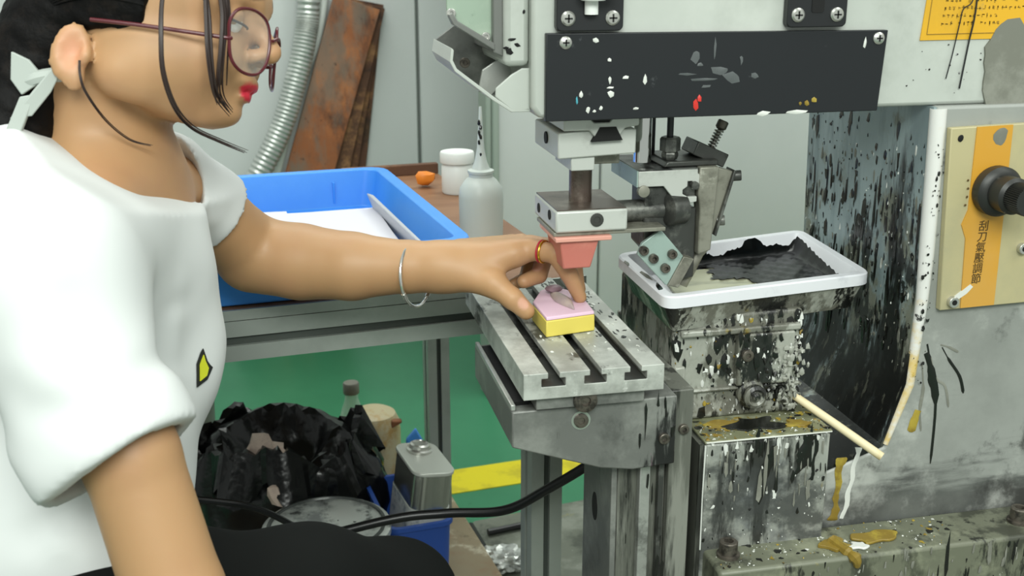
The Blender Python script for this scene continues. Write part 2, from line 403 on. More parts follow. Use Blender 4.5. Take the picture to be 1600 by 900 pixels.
def thing(name, loc, label, cat, group=None):
    o = bpy.data.objects.new(name, None)
    o.empty_display_size = 0.05
    COL.objects.link(o)
    o.location = loc
    return tag(o, label, cat, group)
def structure(name, bm, m, parent=None, xf=None, bevel=0):
    o = obj(name, bm, m, parent, bevel=bevel, xf=xf)
    if parent is None: o['kind'] = 'structure'
    return o
def rm(x, y, z=0):
    return ROOM @ Vector((x, y, z))
def text_mesh(body, size, m, xf, name, parent, depth=0.0003):
    cu = bpy.data.curves.new('writing', 'FONT')
    cu.body = body
    cu.size = size
    cu.extrude = depth
    cu.align_x = 'CENTER'
    cu.align_y = 'CENTER'
    cu.resolution_u = 3
    to = bpy.data.objects.new('writing', cu)
    COL.objects.link(to)
    dg = bpy.context.evaluated_depsgraph_get()
    me = bpy.data.meshes.new_from_object(to.evaluated_get(dg))
    bpy.data.objects.remove(to)
    me.transform(xf)
    return obj(name, me, m, parent, smooth=0)
# ================================================================== the setting (built in room axes, turned with ROOM)
bm = NB(); box(bm, -2.6, 3.2, -1.2, 3.40, -0.06, 0.0)
structure('floor', bm, M['floor'], xf=ROOM)
bm = NB(); box(bm, 0.50, 2.8, 2.165, 2.275, 0.0, 0.002)
structure('trim_1', bm, M['floor_line'], xf=ROOM)
bm = NB(); prism(bm, [(-0.9, -0.4), (1.9, -0.4), (1.9, 2.10), (0.62, 2.03), (0.30, 1.85), (-0.9, 1.6)], 0.0, 0.0035, 'z')
structure('trim_2', bm, M['floor_dirty'], xf=ROOM)
# back wall: separate sandwich panels with a recessed joint between them
wall = thing('wall_back', ROOM @ Vector((0, 3.35, 0)), '', '')
del wall['label'], wall['category']
wall['kind'] = 'structure'
xs = [-2.6, -1.2, -0.15, 0.848, 1.9, 3.2]
for a, b in zip(xs, xs[1:]):
    bm = NB(); box(bm, a + 0.005, b - 0.005, 3.30, 3.36, 0, 2.6)
    obj('wall_panel', bm, M['wall'], wall, bevel=0.004, xf=ROOM)
bm = NB(); box(bm, -2.6, 3.2, 3.335, 3.40, 0, 2.6)
obj('joint_backing', bm, M['wall_trim'], wall, xf=ROOM)
# nearer partition on the right: end post and panels
pw = thing('wall_right', ROOM @ Vector((1.0, 2.66, 0)), '', '')
del pw['label'], pw['category']
pw['kind'] = 'structure'
bm = NB(); box(bm, 0.848, 0.862, 2.655, 2.72, 0, 2.6); box(bm, 0.862, 0.878, 2.645, 2.70, 0, 2.6)
obj('end_post', bm, M['wall_trim'], pw, bevel=0.003, xf=ROOM)
xs = [0.878, 1.157, 1.9, 3.2]
for a, b in zip(xs, xs[1:]):
    bm = NB(); box(bm, a + 0.002, b - 0.003, 2.665, 2.71, 0, 2.6)
    obj('wall_panel', bm, M['wall'], pw, bevel=0.003, xf=ROOM)
bm = NB(); box(bm, 0.87, 3.2, 2.69, 2.73, 0, 2.6)
obj('joint_backing', bm, M['wall_trim'], pw, xf=ROOM)

# ------------------------------------------------------------------ side table of aluminium profile
st = thing('side_table', rm(0.1, 1.55, 0), 'aluminium profile side table with brown board top under the blue crate', 'table')
bm = NB(); box(bm, -0.75, 0.53, 1.262, 1.955, 0.738, 0.750)
obj('table_board', bm, M['plywood'], st, bevel=0.002, xf=ROOM)
def profile(bm_a, bm_g, x0, x1, y0, y1, z0, z1, ax):
    """square aluminium profile: body in bm_a, dark slot strips in bm_g"""
    box(bm_a, x0, x1, y0, y1, z0, z1)
def profile_post(name, parent, cx, cy, s, z0, z1):
    h = s / 2; g = s * 0.1; d = s * 0.16
    pts = []
    for k in range(4):                      # cross-section with a slot in the middle of each side
        c, s_ = math.cos(k * math.pi / 2), math.sin(k * math.pi / 2)
        for (px, py) in ((h, -h), (h, -g), (h - d, -g), (h - d, g), (h, g)):
            pts.append((cx + px * c - py * s_, cy + px * s_ + py * c))
    bm = NB(); prism(bm, pts, z0, z1, 'z')
    post = obj(name, bm, M['alu'], parent, smooth=0, xf=ROOM)
    bm = NB()
    for sx, sy in ((0, -1), (-1, 0), (0, 1), (1, 0)):
        x = cx + sx * (h - d * 0.9); y = cy + sy * (h - d * 0.9)
        box(bm, x - (g if sx == 0 else 0.0004), x + (g if sx == 0 else 0.0004), y - (g if sy == 0 else 0.0004), y + (g if sy == 0 else 0.0004), z0 + .001, z1 - .001)
    obj('slot', bm, M['groove'], post, smooth=0, xf=ROOM)
    return post
def profile_rail(name, parent, x0, x1, y0, y1, z0, z1):
    zc = (z0 + z1) / 2
    g = (z1 - z0) * 0.11
    pts = [(y0, z0), (y1, z0), (y1, z1), (y0, z1), (y0, zc + g), (y0 + 0.006, zc + g), (y0 + 0.006, zc - g), (y0, zc - g)]
    bm = NB(); prism(bm, pts, x0, x1, 'x')
    rl = obj(name, bm, M['alu'], parent, smooth=0, xf=ROOM)
    bm = NB(); box(bm, x0 + .001, x1 - .001, y0 + 0.0052, y0 + 0.0058, zc - g, zc + g)
    obj('slot', bm, M['groove'], rl, smooth=0, xf=ROOM)
    return rl
profile_rail('rail', st, -0.75, 0.53, 1.258, 1.298, 0.690, 0.7375)
profile_rail('rail', st, -0.75, 0.53, 1.905, 1.945, 0.698, 0.7375)
profile_post('leg', st, 0.482, 1.282, 0.042, 0.0, 0.690)
profile_post('leg', st, 0.515, 1.925, 0.040, 0.0, 0.698)
profile_post('leg', st, -0.72, 1.282, 0.040, 0.0, 0.690)
profile_post('leg', st, -0.72, 1.925, 0.040, 0.0, 0.698)
bm = NB(); box(bm, 0.494, 0.53, 1.2985, 1.904, 0.698, 0.7375)
obj('rail', bm, M['alu'], st, xf=ROOM)
bm = NB(); box(bm, -0.75, 0.53, 1.2575, 1.2615, 0.7385, 0.7505)
obj('edge_strip', bm, M['alu'], st, xf=ROOM)
bm = NB(); box(bm, 0.36, 0.53, 1.938, 1.953, 0.7502, 0.768)
obj('back_lip', bm, M['rust_edge'], st, bevel=0.001, xf=ROOM)

# ------------------------------------------------------------------ blue crate and its papers
cr = thing('plastic_crate', rm(0.09, 1.48, 0.751), 'shallow bright blue plastic crate on the side table holding papers', 'crate')
X0, X1, Y0, Y1 = -0.30, 0.372, 1.262, 1.715
zb, zt, tp, t = 0.7512, 0.811, 0.010, 0.004
bm = NB()
def loop(bm, x0, x1, y0, y1, z, r): return [bm.verts.new((x, y, z)) for x, y in rounded_rect(x0, x1, y0, y1, r, 4)]
rings = [loop(bm, X0 + tp, X1 - tp, Y0 + tp, Y1 - tp, zb, .02), loop(bm, X0, X1, Y0, Y1, zt - .014, .02),
         loop(bm, X0 - .013, X1 + .013, Y0 - .013, Y1 + .013, zt - .012, .03), loop(bm, X0 - .013, X1 + .013, Y0 - .013, Y1 + .013, zt, .03),
         loop(bm, X0 + t, X1 - t, Y0 + t, Y1 - t, zt, .018), loop(bm, X0 + tp + t, X1 - tp - t, Y0 + tp + t, Y1 - tp - t, zb + .005, .018)]
for a, b in zip(rings, rings[1:]):
    for i in range(len(a)): bm.faces.new((a[i], a[(i + 1) % len(a)], b[(i + 1) % len(a)], b[i]))
bm.faces.new(rings[0][::-1]); bm.faces.new(rings[-1])
bmesh.ops.recalc_face_normals(bm, faces=bm.faces)
obj('crate_body', bm, M['blue'], cr, bevel=0.002, xf=ROOM)
for k in range(5):
    bm = NB(); box(bm, -0.26 + k * 0.14, -0.257 + k * 0.14, Y1 - .0135, Y1 - .0055, zb + .012, zt - .016)
    obj('rib', bm, M['blue'], cr, bevel=0.0005, xf=ROOM)
def sheet(name, pts, z, dz, m, label, xf=ROOM, curl=0.0):
    bm = NB(); prism(bm, pts, z, z + dz, 'z')
    bmesh.ops.subdivide_edges(bm, edges=bm.edges[:], cuts=3, use_grid_fill=True)
    for v in bm.verts: v.co.z += curl * (math.sin(v.co.x * 31) * math.sin(v.co.y * 23) + 1) * 0.5
    return tag(obj(name, bm, m, xf=xf), label, 'paper', 'papers in the blue crate')
sheet('paper_sheet', [(-0.05, 1.31), (0.33, 1.31), (0.345, 1.62), (-0.03, 1.64)], 0.7575, 0.012, M['paper'], 'thick pad of white paper lying in the blue crate', curl=.003)
sheet('paper_sheet', [(-0.10, 1.40), (0.20, 1.38), (0.215, 1.60), (-0.09, 1.62)], 0.775, 0.004, M['paper'], 'loose top sheet of paper on the pad in the blue crate', curl=.003)
bm = NB(); prism(bm, [(0.3485, 1.30), (0.3535, 1.30), (0.3545, 1.60), (0.3475, 1.62)], 0.7575, 0.795, 'z')
for v in bm.verts:
    if v.co.z > .785: v.co.x -= 0.014
tag(obj('folded_wrapper', bm, M['paper_grey'], bevel=.003, xf=ROOM), 'folded grey wrapper against the right wall of the blue crate', 'wrapper')
bm = NB(); blob(bm, (-0.02, 1.302, 0.776), (.05, .016, .016), 4, .3)
tag(obj('red_cloth', bm, M['red'], xf=ROOM), 'scrap of red cloth at the near side of the blue crate', 'cloth')

# ------------------------------------------------------------------ things on the table
jr = thing('jar', rm(0.517, 1.775, 0.7505), 'small round white plastic jar with screw lid on the table corner', 'jar')
c = rm(0.517, 1.775)
bm = NB(); lathe(bm, (c.x, c.y, .7505), (0, 0, 1), [(.024, 0), (.0255, .003), (.0255, .044), (.0235, .047), (.0235, .056)], 32)
obj('jar_body', bm, M['jar_white'], jr)
bm = NB(); lathe(bm, (c.x, c.y, .8005), (0, 0, 1), [(.0275, 0), (.028, .002), (.028, .015), (.0265, .0175), (.022, .0175), (.0205, .0165)], 32)
obj('jar_lid', bm, M['jar_white'], jr)
sb = thing('squeeze_bottle', rm(0.463, 1.475, 0.7505), 'cloudy plastic squeeze bottle with long white spout beside the wrist', 'bottle')
c = rm(0.463, 1.475)
bm = NB(); lathe(bm, (c.x, c.y, .7505), (0, 0, 1), [(.026, 0), (.030, .003), (.0305, .06), (.029, .072), (.022, .082), (.0165, .087), (.0165, .092)], 32)
obj('bottle_body', bm, M['translucent'], sb)
bm = NB(); lathe(bm, (c.x, c.y, .8425), (0, 0, 1), [(.0175, 0), (.018, .001), (.018, .004), (.0125, .006), (.0085, .016), (.0050, .034), (.0032, .062), (.0018, .09)], 24)
obj('spout', bm, M['translucent'], sb)
bm = NB()
for k, zz in enumerate((.885, .892, .898, .905, .912, .868)): blob(bm, (c.x - .003 + .002 * (k % 2), c.y - .005, zz), (.0022, .002, .004), k, .3, 1)
obj('ink_speck', bm, M['drip_black'], sb)
bm = NB()
P = [(0, 0, 0), (.022, -.004, 0), (.030, .008, 0), (.018, .02, 0), (.004, .016, 0)]
bq = rm(.462, 1.835, .7505)
blob(bm, (bq.x + .014, bq.y, .7635), (.017, .010, .013), 5, .45, 2)
tag(obj('orange_peel', bm, M['orange']), 'bright orange plastic scrap on the table behind the crate corner', 'scrap')

# ------------------------------------------------------------------ boards, hose and conduit at the back wall
def lean_board(x0, w, z1, y, t, lab, dx, dark=0):   # dx: sideways lean in degrees
    bm = NB()
    v = box(bm, 0, w, -t, 0, 0, z1)
    bmesh.ops.subdivide_edges(bm, edges=[e for e in bm.edges if abs((e.verts[0].co - e.verts[1].co).z) > .3], cuts=6)
    rr = random.Random(int(x0 * 1000))
    for q in bm.verts: q.co.y += rr.uniform(-.001, .001)
    T = ROOM @ Matrix.Translation((x0, y, 0.0)) @ Matrix.Rotation(math.radians(dx), 4, 'Y') @ Matrix.Rotation(math.radians(-.6), 4, 'X')
    bmesh.ops.transform(bm, matrix=T, verts=bm.verts)
    lo = min(q.co.z for q in bm.verts)
    for q in bm.verts: q.co.z -= lo - .001
    o = obj('leaning_board', bm, M['rust_edge'] if dark else M['rust'], bevel=.002)
    return tag(o, lab, 'board', 'old boards leaning at the back wall')
lean_board(0.279, 0.133, 1.006, 3.226, .013, 'front rust-orange board of the leaning stack, widest face showing', 18.4)
lean_board(0.358, 0.133, .99, 3.248, .010, 'brown board second from the front in the leaning stack', 15, 1)
lean_board(0.420, 0.131, .985, 3.269, .009, 'dark board third from the front in the leaning stack', 11.5, 1)
lean_board(0.475, 0.131, .975, 3.287, .008, 'rearmost thin board of the leaning stack by the wall', 8.4, 1)
# corrugated hose: rings swept along a path
path = smooth_path([rm(0.56, 3.255, 1.75), rm(0.545, 3.25, 1.35), rm(0.528, 3.235, .99), rm(.512, 3.225, .886), rm(.476, 3.21, .766), rm(.430, 3.20, .646), rm(.356, 3.19, .516), rm(.25, 3.17, .35), rm(.10, 3.15, .17), rm(-.05, 3.13, .05)], 22)
pts, rad = [], []
for i, p in enumerate(path):
    pts.append(p); rad.append(.0325 if i % 2 else .0285)
bm = NB(); tube(bm, pts, rad, 20)
tag(obj('foil_hose', bm, M['foil'], smooth=20), 'silver corrugated foil hose hanging down the back wall', 'hose')
bm = NB(); tube(bm, smooth_path([rm(.605, 3.28, 1.6), rm(.585, 3.27, 1.1), rm(.556, 3.255, .90), rm(.485, 3.25, .72), rm(.422, 3.245, .53), rm(.34, 3.24, .28), rm(.25, 3.24, .01)], 8), .012, 12)
tag(obj('grey_conduit', bm, M['pipe']), 'pale grey conduit running between the foil hose and the boards', 'pipe')
bm = NB(); tube(bm, smooth_path([rm(.645, 3.285, 1.6), rm(.65, 3.285, 1.1), rm(.652, 3.285, .85), rm(.64, 3.285, .6)], 5), .004, 8)
tag(obj('wall_cable', bm, M['cable']), 'thin dark cable on the back wall behind the boards', 'cable')

# ------------------------------------------------------------------ clutter on the floor
bm = NB(); box(bm, -0.12, 0.555, 1.50, 2.03, 0.004, 0.10)
pl = obj('floor_platform', bm, M['cardboard'], bevel=.004, xf=ROOM)
tag(pl, 'low stained board platform under the bag and tin on the floor', 'platform')
ZP = 0.1012
# paint pail with an inky lid
pc = rm(.246, 1.585)
pp = thing('paint_pail', (pc.x, pc.y, ZP), 'round paint pail with ink-smeared metal lid in front of the black bag', 'pail')
bm = NB(); lathe(bm, (pc.x, pc.y, ZP), (0, 0, 1), [(.088, 0), (.092, .004), (.094, .17), (.0985, .176), (.0985, .186), (.092, .189)], 48)
obj('pail_body', bm, M['pail'], pp)
bm = NB(); lathe(bm, (pc.x, pc.y, ZP + .180), (0, 0, 1), [(.090, 0), (.0905, .011), (.086, .012), (.082, .004), (.076, .003), (.02, .004)], 48)
obj('pail_lid', bm, M['pail_lid'], pp)
bm = NB()
for k in range(7): blob(bm, (pc.x - .03 + .012 * k, pc.y + .012 * math.sin(k * 2.1), ZP + .187), (.012, .02, .002), k, .3, 1)
obj('ink_crust', bm, M['drip_black'], pp)
# clear bottle on the floor behind
bc = rm(.388, 2.10)
pb = thing('drink_bottle', (bc.x, bc.y, 0.004), 'clear empty drink bottle with grey cap standing behind the black bag', 'bottle')
bm = NB(); lathe(bm, (bc.x, bc.y, .004), (0, 0, 1), [(.026, 0), (.032, .006), (.032, .09), (.029, .1), (.032, .11), (.033, .19), (.030, .215), (.021, .25), (.0135, .272), (.013, .285)], 28)
obj('bottle_body', bm, M['pet'], pb)
bm = NB(); lathe(bm, (bc.x, bc.y, .2895), (0, 0, 1), [(.0155, 0), (.016, .001), (.016, .02), (.0145, .0225)], 24)
obj('bottle_cap', bm, M['pet_cap'], pb)
# grey bin
gc = rm(.055, 2.135)
gb = thing('grey_bin', (gc.x, gc.y, .004), 'tall grey bin half hidden between her shirt and the black bag', 'bin')
bm = NB(); lathe(bm, (gc.x, gc.y, .004), (0, 0, 1), [(.060, 0), (.065, .004), (.076, .385), (.081, .39), (.081, .405), (.074, .405), (.063, .02)], 36)
obj('bin_body', bm, M['grey_bin'], gb)
# dark blue tub, tin and jug
tb = thing('blue_tub', rm(.43, 1.72, ZP), 'small dark blue plastic tub on the floor under the tin', 'tub')
bm = NB()
rings = [loop(bm, .356, .450, 1.622, 1.80, ZP, .015), loop(bm, .351, .455, 1.617, 1.806, ZP + .137, .018), loop(bm, .347, .459, 1.613, 1.810, ZP + .137, .02), loop(bm, .347, .459, 1.613, 1.810, ZP + .145, .02), loop(bm, .354, .452, 1.620, 1.803, ZP + .145, .016), loop(bm, .360, .446, 1.626, 1.796, ZP + .005, .013)]
for a, b in zip(rings, rings[1:]):
    for i in range(len(a)): bm.faces.new((a[i], a[(i + 1) % len(a)], b[(i + 1) % len(a)], b[i]))
bm.faces.new(rings[0][::-1]); bm.faces.new(rings[-1])
bmesh.ops.recalc_face_normals(bm, faces=bm.faces)
obj('tub_body', bm, M['dark_blue'], tb, xf=ROOM)
tn = thing('solvent_tin', rm(.45, 1.70, ZP + .006), 'rectangular tin with pale top and round cap standing in the blue tub', 'tin')
TR = ROOM @ Matrix.Translation((.4045, 1.70, ZP + .012)) @ Matrix.Rotation(math.radians(7.5), 4, 'Y') @ Matrix.Rotation(math.radians(3), 4, 'Z')
zt0 = 0.0
bm = NB(); prism(bm, rounded_rect(-.034, .034, -.062, .062, .02, 6), zt0, zt0 + .205, 'z')
obj('tin_body', bm, M['tin'], tn, xf=TR)
bm = NB(); prism(bm, rounded_rect(-.036, .036, -.064, .064, .021, 6), zt0 + .2045, zt0 + .211, 'z')
obj('tin_top', bm, M['tin_top'], tn, bevel=.0015, xf=TR)
bm = NB(); prism(bm, rounded_rect(-.0352, .0352, -.0632, .0632, .0205, 6), zt0 + .004, zt0 + .145, 'z')
obj('tin_sleeve', bm, M['tin_label'], tn, xf=TR)
bm = NB(); lathe(bm, (0, .030, zt0 + .211), (0, 0, 1), [(.022, 0), (.022, .004), (.019, .006), (.0175, .005), (.017, .012), (.0135, .014), (.0125, .012)], 28)
obj('tin_cap', bm, M['screw'], tn, xf=TR)
jg = thing('stained_jug', rm(.375, 1.92, ZP), 'cream plastic jug with orange and dark stains behind the black bag', 'jug')
jc = rm(.402, 1.962)
bm = NB(); lathe(bm, (jc.x, jc.y, ZP), (0, 0, 1), [(.044, 0), (.049, .004), (.050, .165), (.048, .185), (.041, .200), (.030, .206), (.012, .209)], 32)
obj('jug_body', bm, M['jug'], jg)
bm = NB(); prism(bm, [(0, 0), (.020, .010), (.022, .014), (.002, .016)], -.008, .008, 'y')
obj('jug_tab', bm, M['rust'], jg, bevel=.003, xf=Matrix.Translation((jc.x + .028, jc.y - .03, ZP + .180)))
bm = NB(); prism(bm, [(.0, .0), (.02, -.01), (.035, .12), (.02, .15), (.002, .13)], -.006, .006, 'y')
tag(obj('blue_plastic_strip', bm, M['blue'], bevel=.003, xf=Matrix.Translation((rm(.437, 1.86).x, rm(.437, 1.86).y, ZP + .055))), 'bright blue plastic strip wedged between jug and tin', 'strip')
# black bag: folded film over a lumpy heap, open at the top with tissue in it
def crumple(verts, seed, amp, freq):
    rr = random.Random(seed)
    dirs = [Vector((rr.uniform(-1, 1), rr.uniform(-1, 1), rr.uniform(-.6, .6))).normalized() * freq * rr.uniform(.6, 1.6) for _ in range(14)]
    for v in verts:
        s = 0
        for i, d in enumerate(dirs):
            s += abs(math.sin(v.co.dot(d) + i * 1.9)) - .64
        v.co += v.normal * s * amp
bc = rm(.222, 1.862)
bm = NB()
vs_ = bmesh.ops.create_icosphere(bm, subdivisions=5, radius=1)['verts']
for v in vs_:
    x, y, z = v.co
    zz = max(z, -0.55)
    k = 1.0
    if z > .45: k = 1.0 - .0 * z
    v.co = Vector((x * .185, y * .125, (zz + .55) * .175))
    if z > .70:                                   # sunken mouth of the bag
        d = math.hypot(x + .05, y + .25)
        v.co.z -= .11 * max(0, 1 - (d / .52) ** 2)
bm.normal_update()
crumple(bm.verts, 3, .0040, 26)
bm.normal_update()
crumple(bm.verts, 9, .0022, 60)
for v in bm.verts: v.co = Vector((bc.x + v.co.x, bc.y + v.co.y, ZP + max(v.co.z, 0)))
bagt = thing('rubbish_bag', (bc.x, bc.y, ZP), 'open black plastic rubbish bag with crumpled tissue, behind the paint pail', 'bag')
obj('bag_film', bm, M['bag'], bagt, smooth=28)
bm = NB()
prev = None
ring_pts = []
NR = 96
rr = random.Random(77)
for k in range(NR):
    a = 2 * math.pi * k / NR
    ring_pts.append(Vector((bc.x - .01 + .130 * math.cos(a) * (1 + .08 * math.sin(5 * a)), bc.y - .02 + .085 * math.sin(a) * (1 + .1 * math.sin(3 * a + 1)), ZP + .232 + .020 * math.sin(3 * a + 1) + .010 * math.sin(7 * a) + rr.uniform(-.007, .007))))
vr = []
for k, p in enumerate(ring_pts):
    o_ = Vector((p.x - bc.x, p.y - bc.y, 0)).normalized()
    vr.append([bm.verts.new(p - o_ * .012 + Vector((0, 0, -.05))), bm.verts.new(p + Vector((0, 0, .006 * math.sin(k * 2.3)))), bm.verts.new(p + o_ * .012 + Vector((0, 0, .002))), bm.verts.new(p + o_ * (.036 + .016 * math.sin(k * .7) + rr.uniform(-.006, .006)) + Vector((0, 0, -.055 - .03 * math.sin(k * .45) ** 2)))])
for k in range(NR):
    a, b = vr[k], vr[(k + 1) % NR]
    for j in range(3): bm.faces.new((a[j], b[j], b[j + 1], a[j + 1]))
obj('bag_rim', bm, M['bag'], bagt, smooth=25)
for k, (dx, dy, dz, r, lab) in enumerate([(-.030, -.088, .236, (.032, .022, .024), 'crumpled pale tissue lying in the mouth of the black bag'), (-.008, -.128, .178, (.024, .016, .028), 'torn strip of tissue sticking out lower on the black bag')]):
    bm = NB(); blob(bm, (bc.x + dx, bc.y + dy, ZP + dz), r, 20 + k, .55, 2, 1.5)
    tag(obj('crumpled_tissue', bm, M['tissue'], smooth=0), lab, 'tissue', 'tissues in the bag')
# cables, stick and foil
bm = NB(); tube(bm, smooth_path([rm(.10, 1.33, .40), rm(.272, 1.30, .437), rm(.35, 1.28, .445), rm(.417, 1.245, .455), rm(.462, 1.215, .49), rm(.52, 1.19, .535), rm(.56, 1.17, .58)], 8), .0062, 12)
tag(obj('power_cable', bm, M['cable']), 'thick black cable sagging across to the machine bracket', 'cable')
bm = NB(); tube(bm, smooth_path([rm(-.10, 1.33, .53), rm(.058, 1.30, .503), rm(.117, 1.30, .482), rm(.161, 1.30, .450), rm(.19, 1.30, .42)], 8), .0042, 10)
tag(obj('thin_cable', bm, M['cable']), 'thinner black cable above the paint pail lid', 'cable')
bm = NB(); tube(bm, [rm(.595, 1.985, .02), rm(.597, 1.865, .012)], .008, 8)
tag(obj('dark_rod', bm, M['cable'], smooth=30), 'short dark rod lying on the stained floor by the table leg', 'rod')
bm = NB(); tube(bm, [rm(.625, 1.962, .012), rm(.728, 1.97, .012)], .007, 8)
tag(obj('dark_strip', bm, M['cable'], smooth=30), 'dark strip lying crosswise on the stained floor', 'strip')
bm = NB(); cq = rm(.612, 1.835, .03)
blob(bm, (cq.x, cq.y, .024), (.05, .038, .018), 31, .22, 4, 4.5)
crumple(bm.verts, 5, .0012, 170)
for v in bm.verts: v.co.z = max(v.co.z, .0045)
tag(obj('crumpled_foil', bm, M['foil'], smooth=0), 'crumpled silver foil on the stained floor', 'foil')
# ================================================================== the pad printing machine (machine axes = world axes)
mp = thing('pad_printing_machine', (0.70, 1.15, 0.0), 'grey pad printing machine with black side plate, splattered with ink', 'machine')
def phillips(parent, x, y, z, r=.0055, name='screw'):
    """cross-head screw facing the camera side (-Y)"""
    bm = NB(); lathe(bm, (x, y, z), (0, -1, 0), [(r, 0), (r, .001), (r * .75, .0022), (r * .2, .0026)], 20)
    s = obj(name, bm, M['screw'], parent)
    return s
def cross(parent, x, y, z, r=.0055):
    bm = NB()
    box(bm, x - r * .55, x + r * .55, y - .0031, y - .0021, z - r * .12, z + r * .12)
    box(bm, x - r * .12, x + r * .12, y - .0031, y - .0021, z - r * .55, z + r * .55)
    return bm
def socket_bolt(parent, x, y, z, r=.006, h=.005, d=(0, -1, 0), m='bolt', name='bolt'):
    d = Vector(d).normalized()
    p = Vector((x, y, z))
    bm = NB(); lathe(bm, p, d, [(r, 0), (r, h * .9), (r * .9, h), (r * .5, h), (r * .45, h * .45), (r * .1, h * .42)], 18)
    return obj(name, bm, M[m], parent)
# ---- head
bm = NB(); prism(bm, [(.245, 1.0), (.252, .9895), (1.10, .9895), (1.10, 1.30), (.245, 1.30)], 1.03, 1.21)
obj('head_housing', bm, M['machine'], mp, bevel=.004)
bm = NB(); prism(bm, [(.2565, 1.067), (.2565, .9875), (.590, .9875), (.594, 1.0645)], 1.0235, 1.0298)
plate = obj('cover_plate', bm, M['black_plate'], mp, bevel=.0008)
for x, z in ((.2745, 1.0585), (.5845, 1.057)):
    s = obj('screw', (lambda b: (lathe(b, (x, 1.0235, z), (0, -1, 0), [(.0058, 0), (.0058, .001), (.0044, .0022), (.001, .0026)], 20), b)[1])(NB()), M['screw'], plate)
    obj('screw_cross', cross(s, x, 1.0235, z), M['void'], plate)
rs = random.Random(3)
def splat(bmm, x, z, rx, rz, y, seed):
    blob(bmm, (x, y, z), (rx, .0007, rz), seed, .35, 1)
for mm, spots in (('drip_white', [(.303, 1.060, .0035, .0025), (.316, 1.042, .002, .002), (.317, 1.024, .0018, .003), (.332, 1.026, .003, .002), (.351, 1.024, .002, .0045), (.318, 1.011, .004, .0038), (.317, 1.017, .003, .001), (.29, 1.011, .0025, .003), (.297, .998, .002, .003), (.303, .996, .002, .0012), (.309, .9985, .0018, .002), (.343, .997, .003, .0014), (.47, .9885, .007, .0022), (.505, .989, .012, .0018), (.571, 1.052, .0018, .005)]),
                  ('drip_red', [(.402, .9985, .0032, .006), (.405, 1.004, .0022, .004)]), ('drip_cyan', [(.286, 1.006, .0012, .004)]),
                  ('drip_yellow', [(.515, .997, .003, .003), (.522, .9995, .003, .003), (.508, .997, .002, .0015)])):
    for i, (x, z, rx, rz) in enumerate(spots):
        bm = NB(); splat(bm, x, z, rx, rz, 1.0233, i)
        obj('paint_spot', bm, M[mm], plate)
bm = NB()
for i, (x, z, rx, rz) in enumerate([(.40, 1.045, .004, .006), (.392, 1.028, .009, .0012), (.41, 1.022, .012, .0015), (.425, 1.03, .009, .005), (.437, 1.022, .010, .006), (.405, 1.036, .003, .002), (.418, 1.048, .0012, .009), (.445, 1.04, .002, .004), (.46, 1.025, .004, .003), (.412, 1.016, .004, .002)]):
    blob(bm, (x, 1.0234, z), (rx, .0004, rz), 40 + i, .5, 1)
smear = obj('smear', bm, mat('grey_smear', '#55595a', .5), plate)
# ---- latch brackets above the plate
for bi, (x0, x1) in enumerate(((.265, .3275), (.487, .5475))):
    pts = rounded_rect(x0, x1, 1.0685, 1.16, .005, 4)
    bm = NB(); prism(bm, pts, 1.020, 1.0296)
    lb = obj('latch_bracket', bm, M['black'], mp, bevel=.001)
    for x in (x0 + .0105, x1 - .0105):
        bm = NB(); lathe(bm, (x, 1.020, 1.080), (0, -1, 0), [(.0066, 0), (.0066, .0012), (.005, .0026), (.001, .003)], 22)
        obj('screw', bm, M['screw'], lb)
        bm = NB(); box(bm, x - .0036, x + .0036, 1.0166, 1.0175, 1.0793, 1.0807); box(bm, x - .0007, x + .0007, 1.0166, 1.0175, 1.0764, 1.0836)
        obj('screw_cross', bm, M['void'], lb)
    xc = (x0 + x1) / 2
    bm = NB(); prism(bm, rounded_rect(xc - .0062, xc + .0062, 1.082, 1.15, .002, 3), 1.0192, 1.0202)
    obj('slot', bm, M['void'], lb)
    if bi == 0:
        bm = NB(); cyl(bm, (xc, 1.017, 1.0835), (xc, 1.017, 1.096), .0062, n=16); lathe(bm, (xc, 1.012, 1.096), (0, 0, 1), [(.011, 0), (.013, .003), (.013, .02), (.010, .03)], 20)
        cyl(bm, (xc, 1.005, 1.105), (xc + .018, .998, 1.106), .006, n=14)
        obj('air_fitting', bm, M['jar_white'], lb, smooth=40)
# ---- nose hinge on the head's left end
bm = NB(); prism(bm, [(.2285, .9965), (.2465, .9955), (.2465, 1.0345), (.2385, 1.0345), (.2285, 1.029), (.214, 1.017), (.2135, 1.009)], 1.042, 1.0445)
nose = obj('nose_side', bm, M['machine'], mp, bevel=.001)
bm = NB()   # bottom strip of the scoop
prof = [(.2465, .9945), (.2285, .9945), (.211, 1.006), (.176, 1.033), (.1715, 1.042), (.1735, 1.054)]
inner = [(.1755, 1.052), (.1745, 1.043), (.178, 1.0355), (.2125, 1.009), (.2290, .9975), (.2465, .9975)]
prism(bm, prof + inner, 1.042, 1.150)
obj('nose_scoop', bm, M['machine'], nose, bevel=.0006)
bm = NB(); prism(bm, [(.2465, .997), (.2285, .997), (.211, 1.009), (.176, 1.036), (.1735, 1.052), (.193, 1.066), (.2465, 1.066)], 1.146, 1.150)
obj('nose_back', bm, M['bracket_steel'], nose, bevel=.0006)
bm = NB(); prism(bm, [(.224, 1.040), (.208, 1.030), (.204, 1.010), (.216, 1.006), (.236, 1.026), (.234, 1.036)], 1.075, 1.079)
obj('inner_plate', bm, M['steel'], nose, bevel=.0006)
socket_bolt(nose, .1985, 1.118, 1.033, .005, .004)
bm = NB(); prism(bm, [(.1715, 1.20), (.1715, 1.083), (.176, 1.074), (.214, 1.0505), (.2165, 1.055), (.2165, 1.20)], 1.055, 1.058)
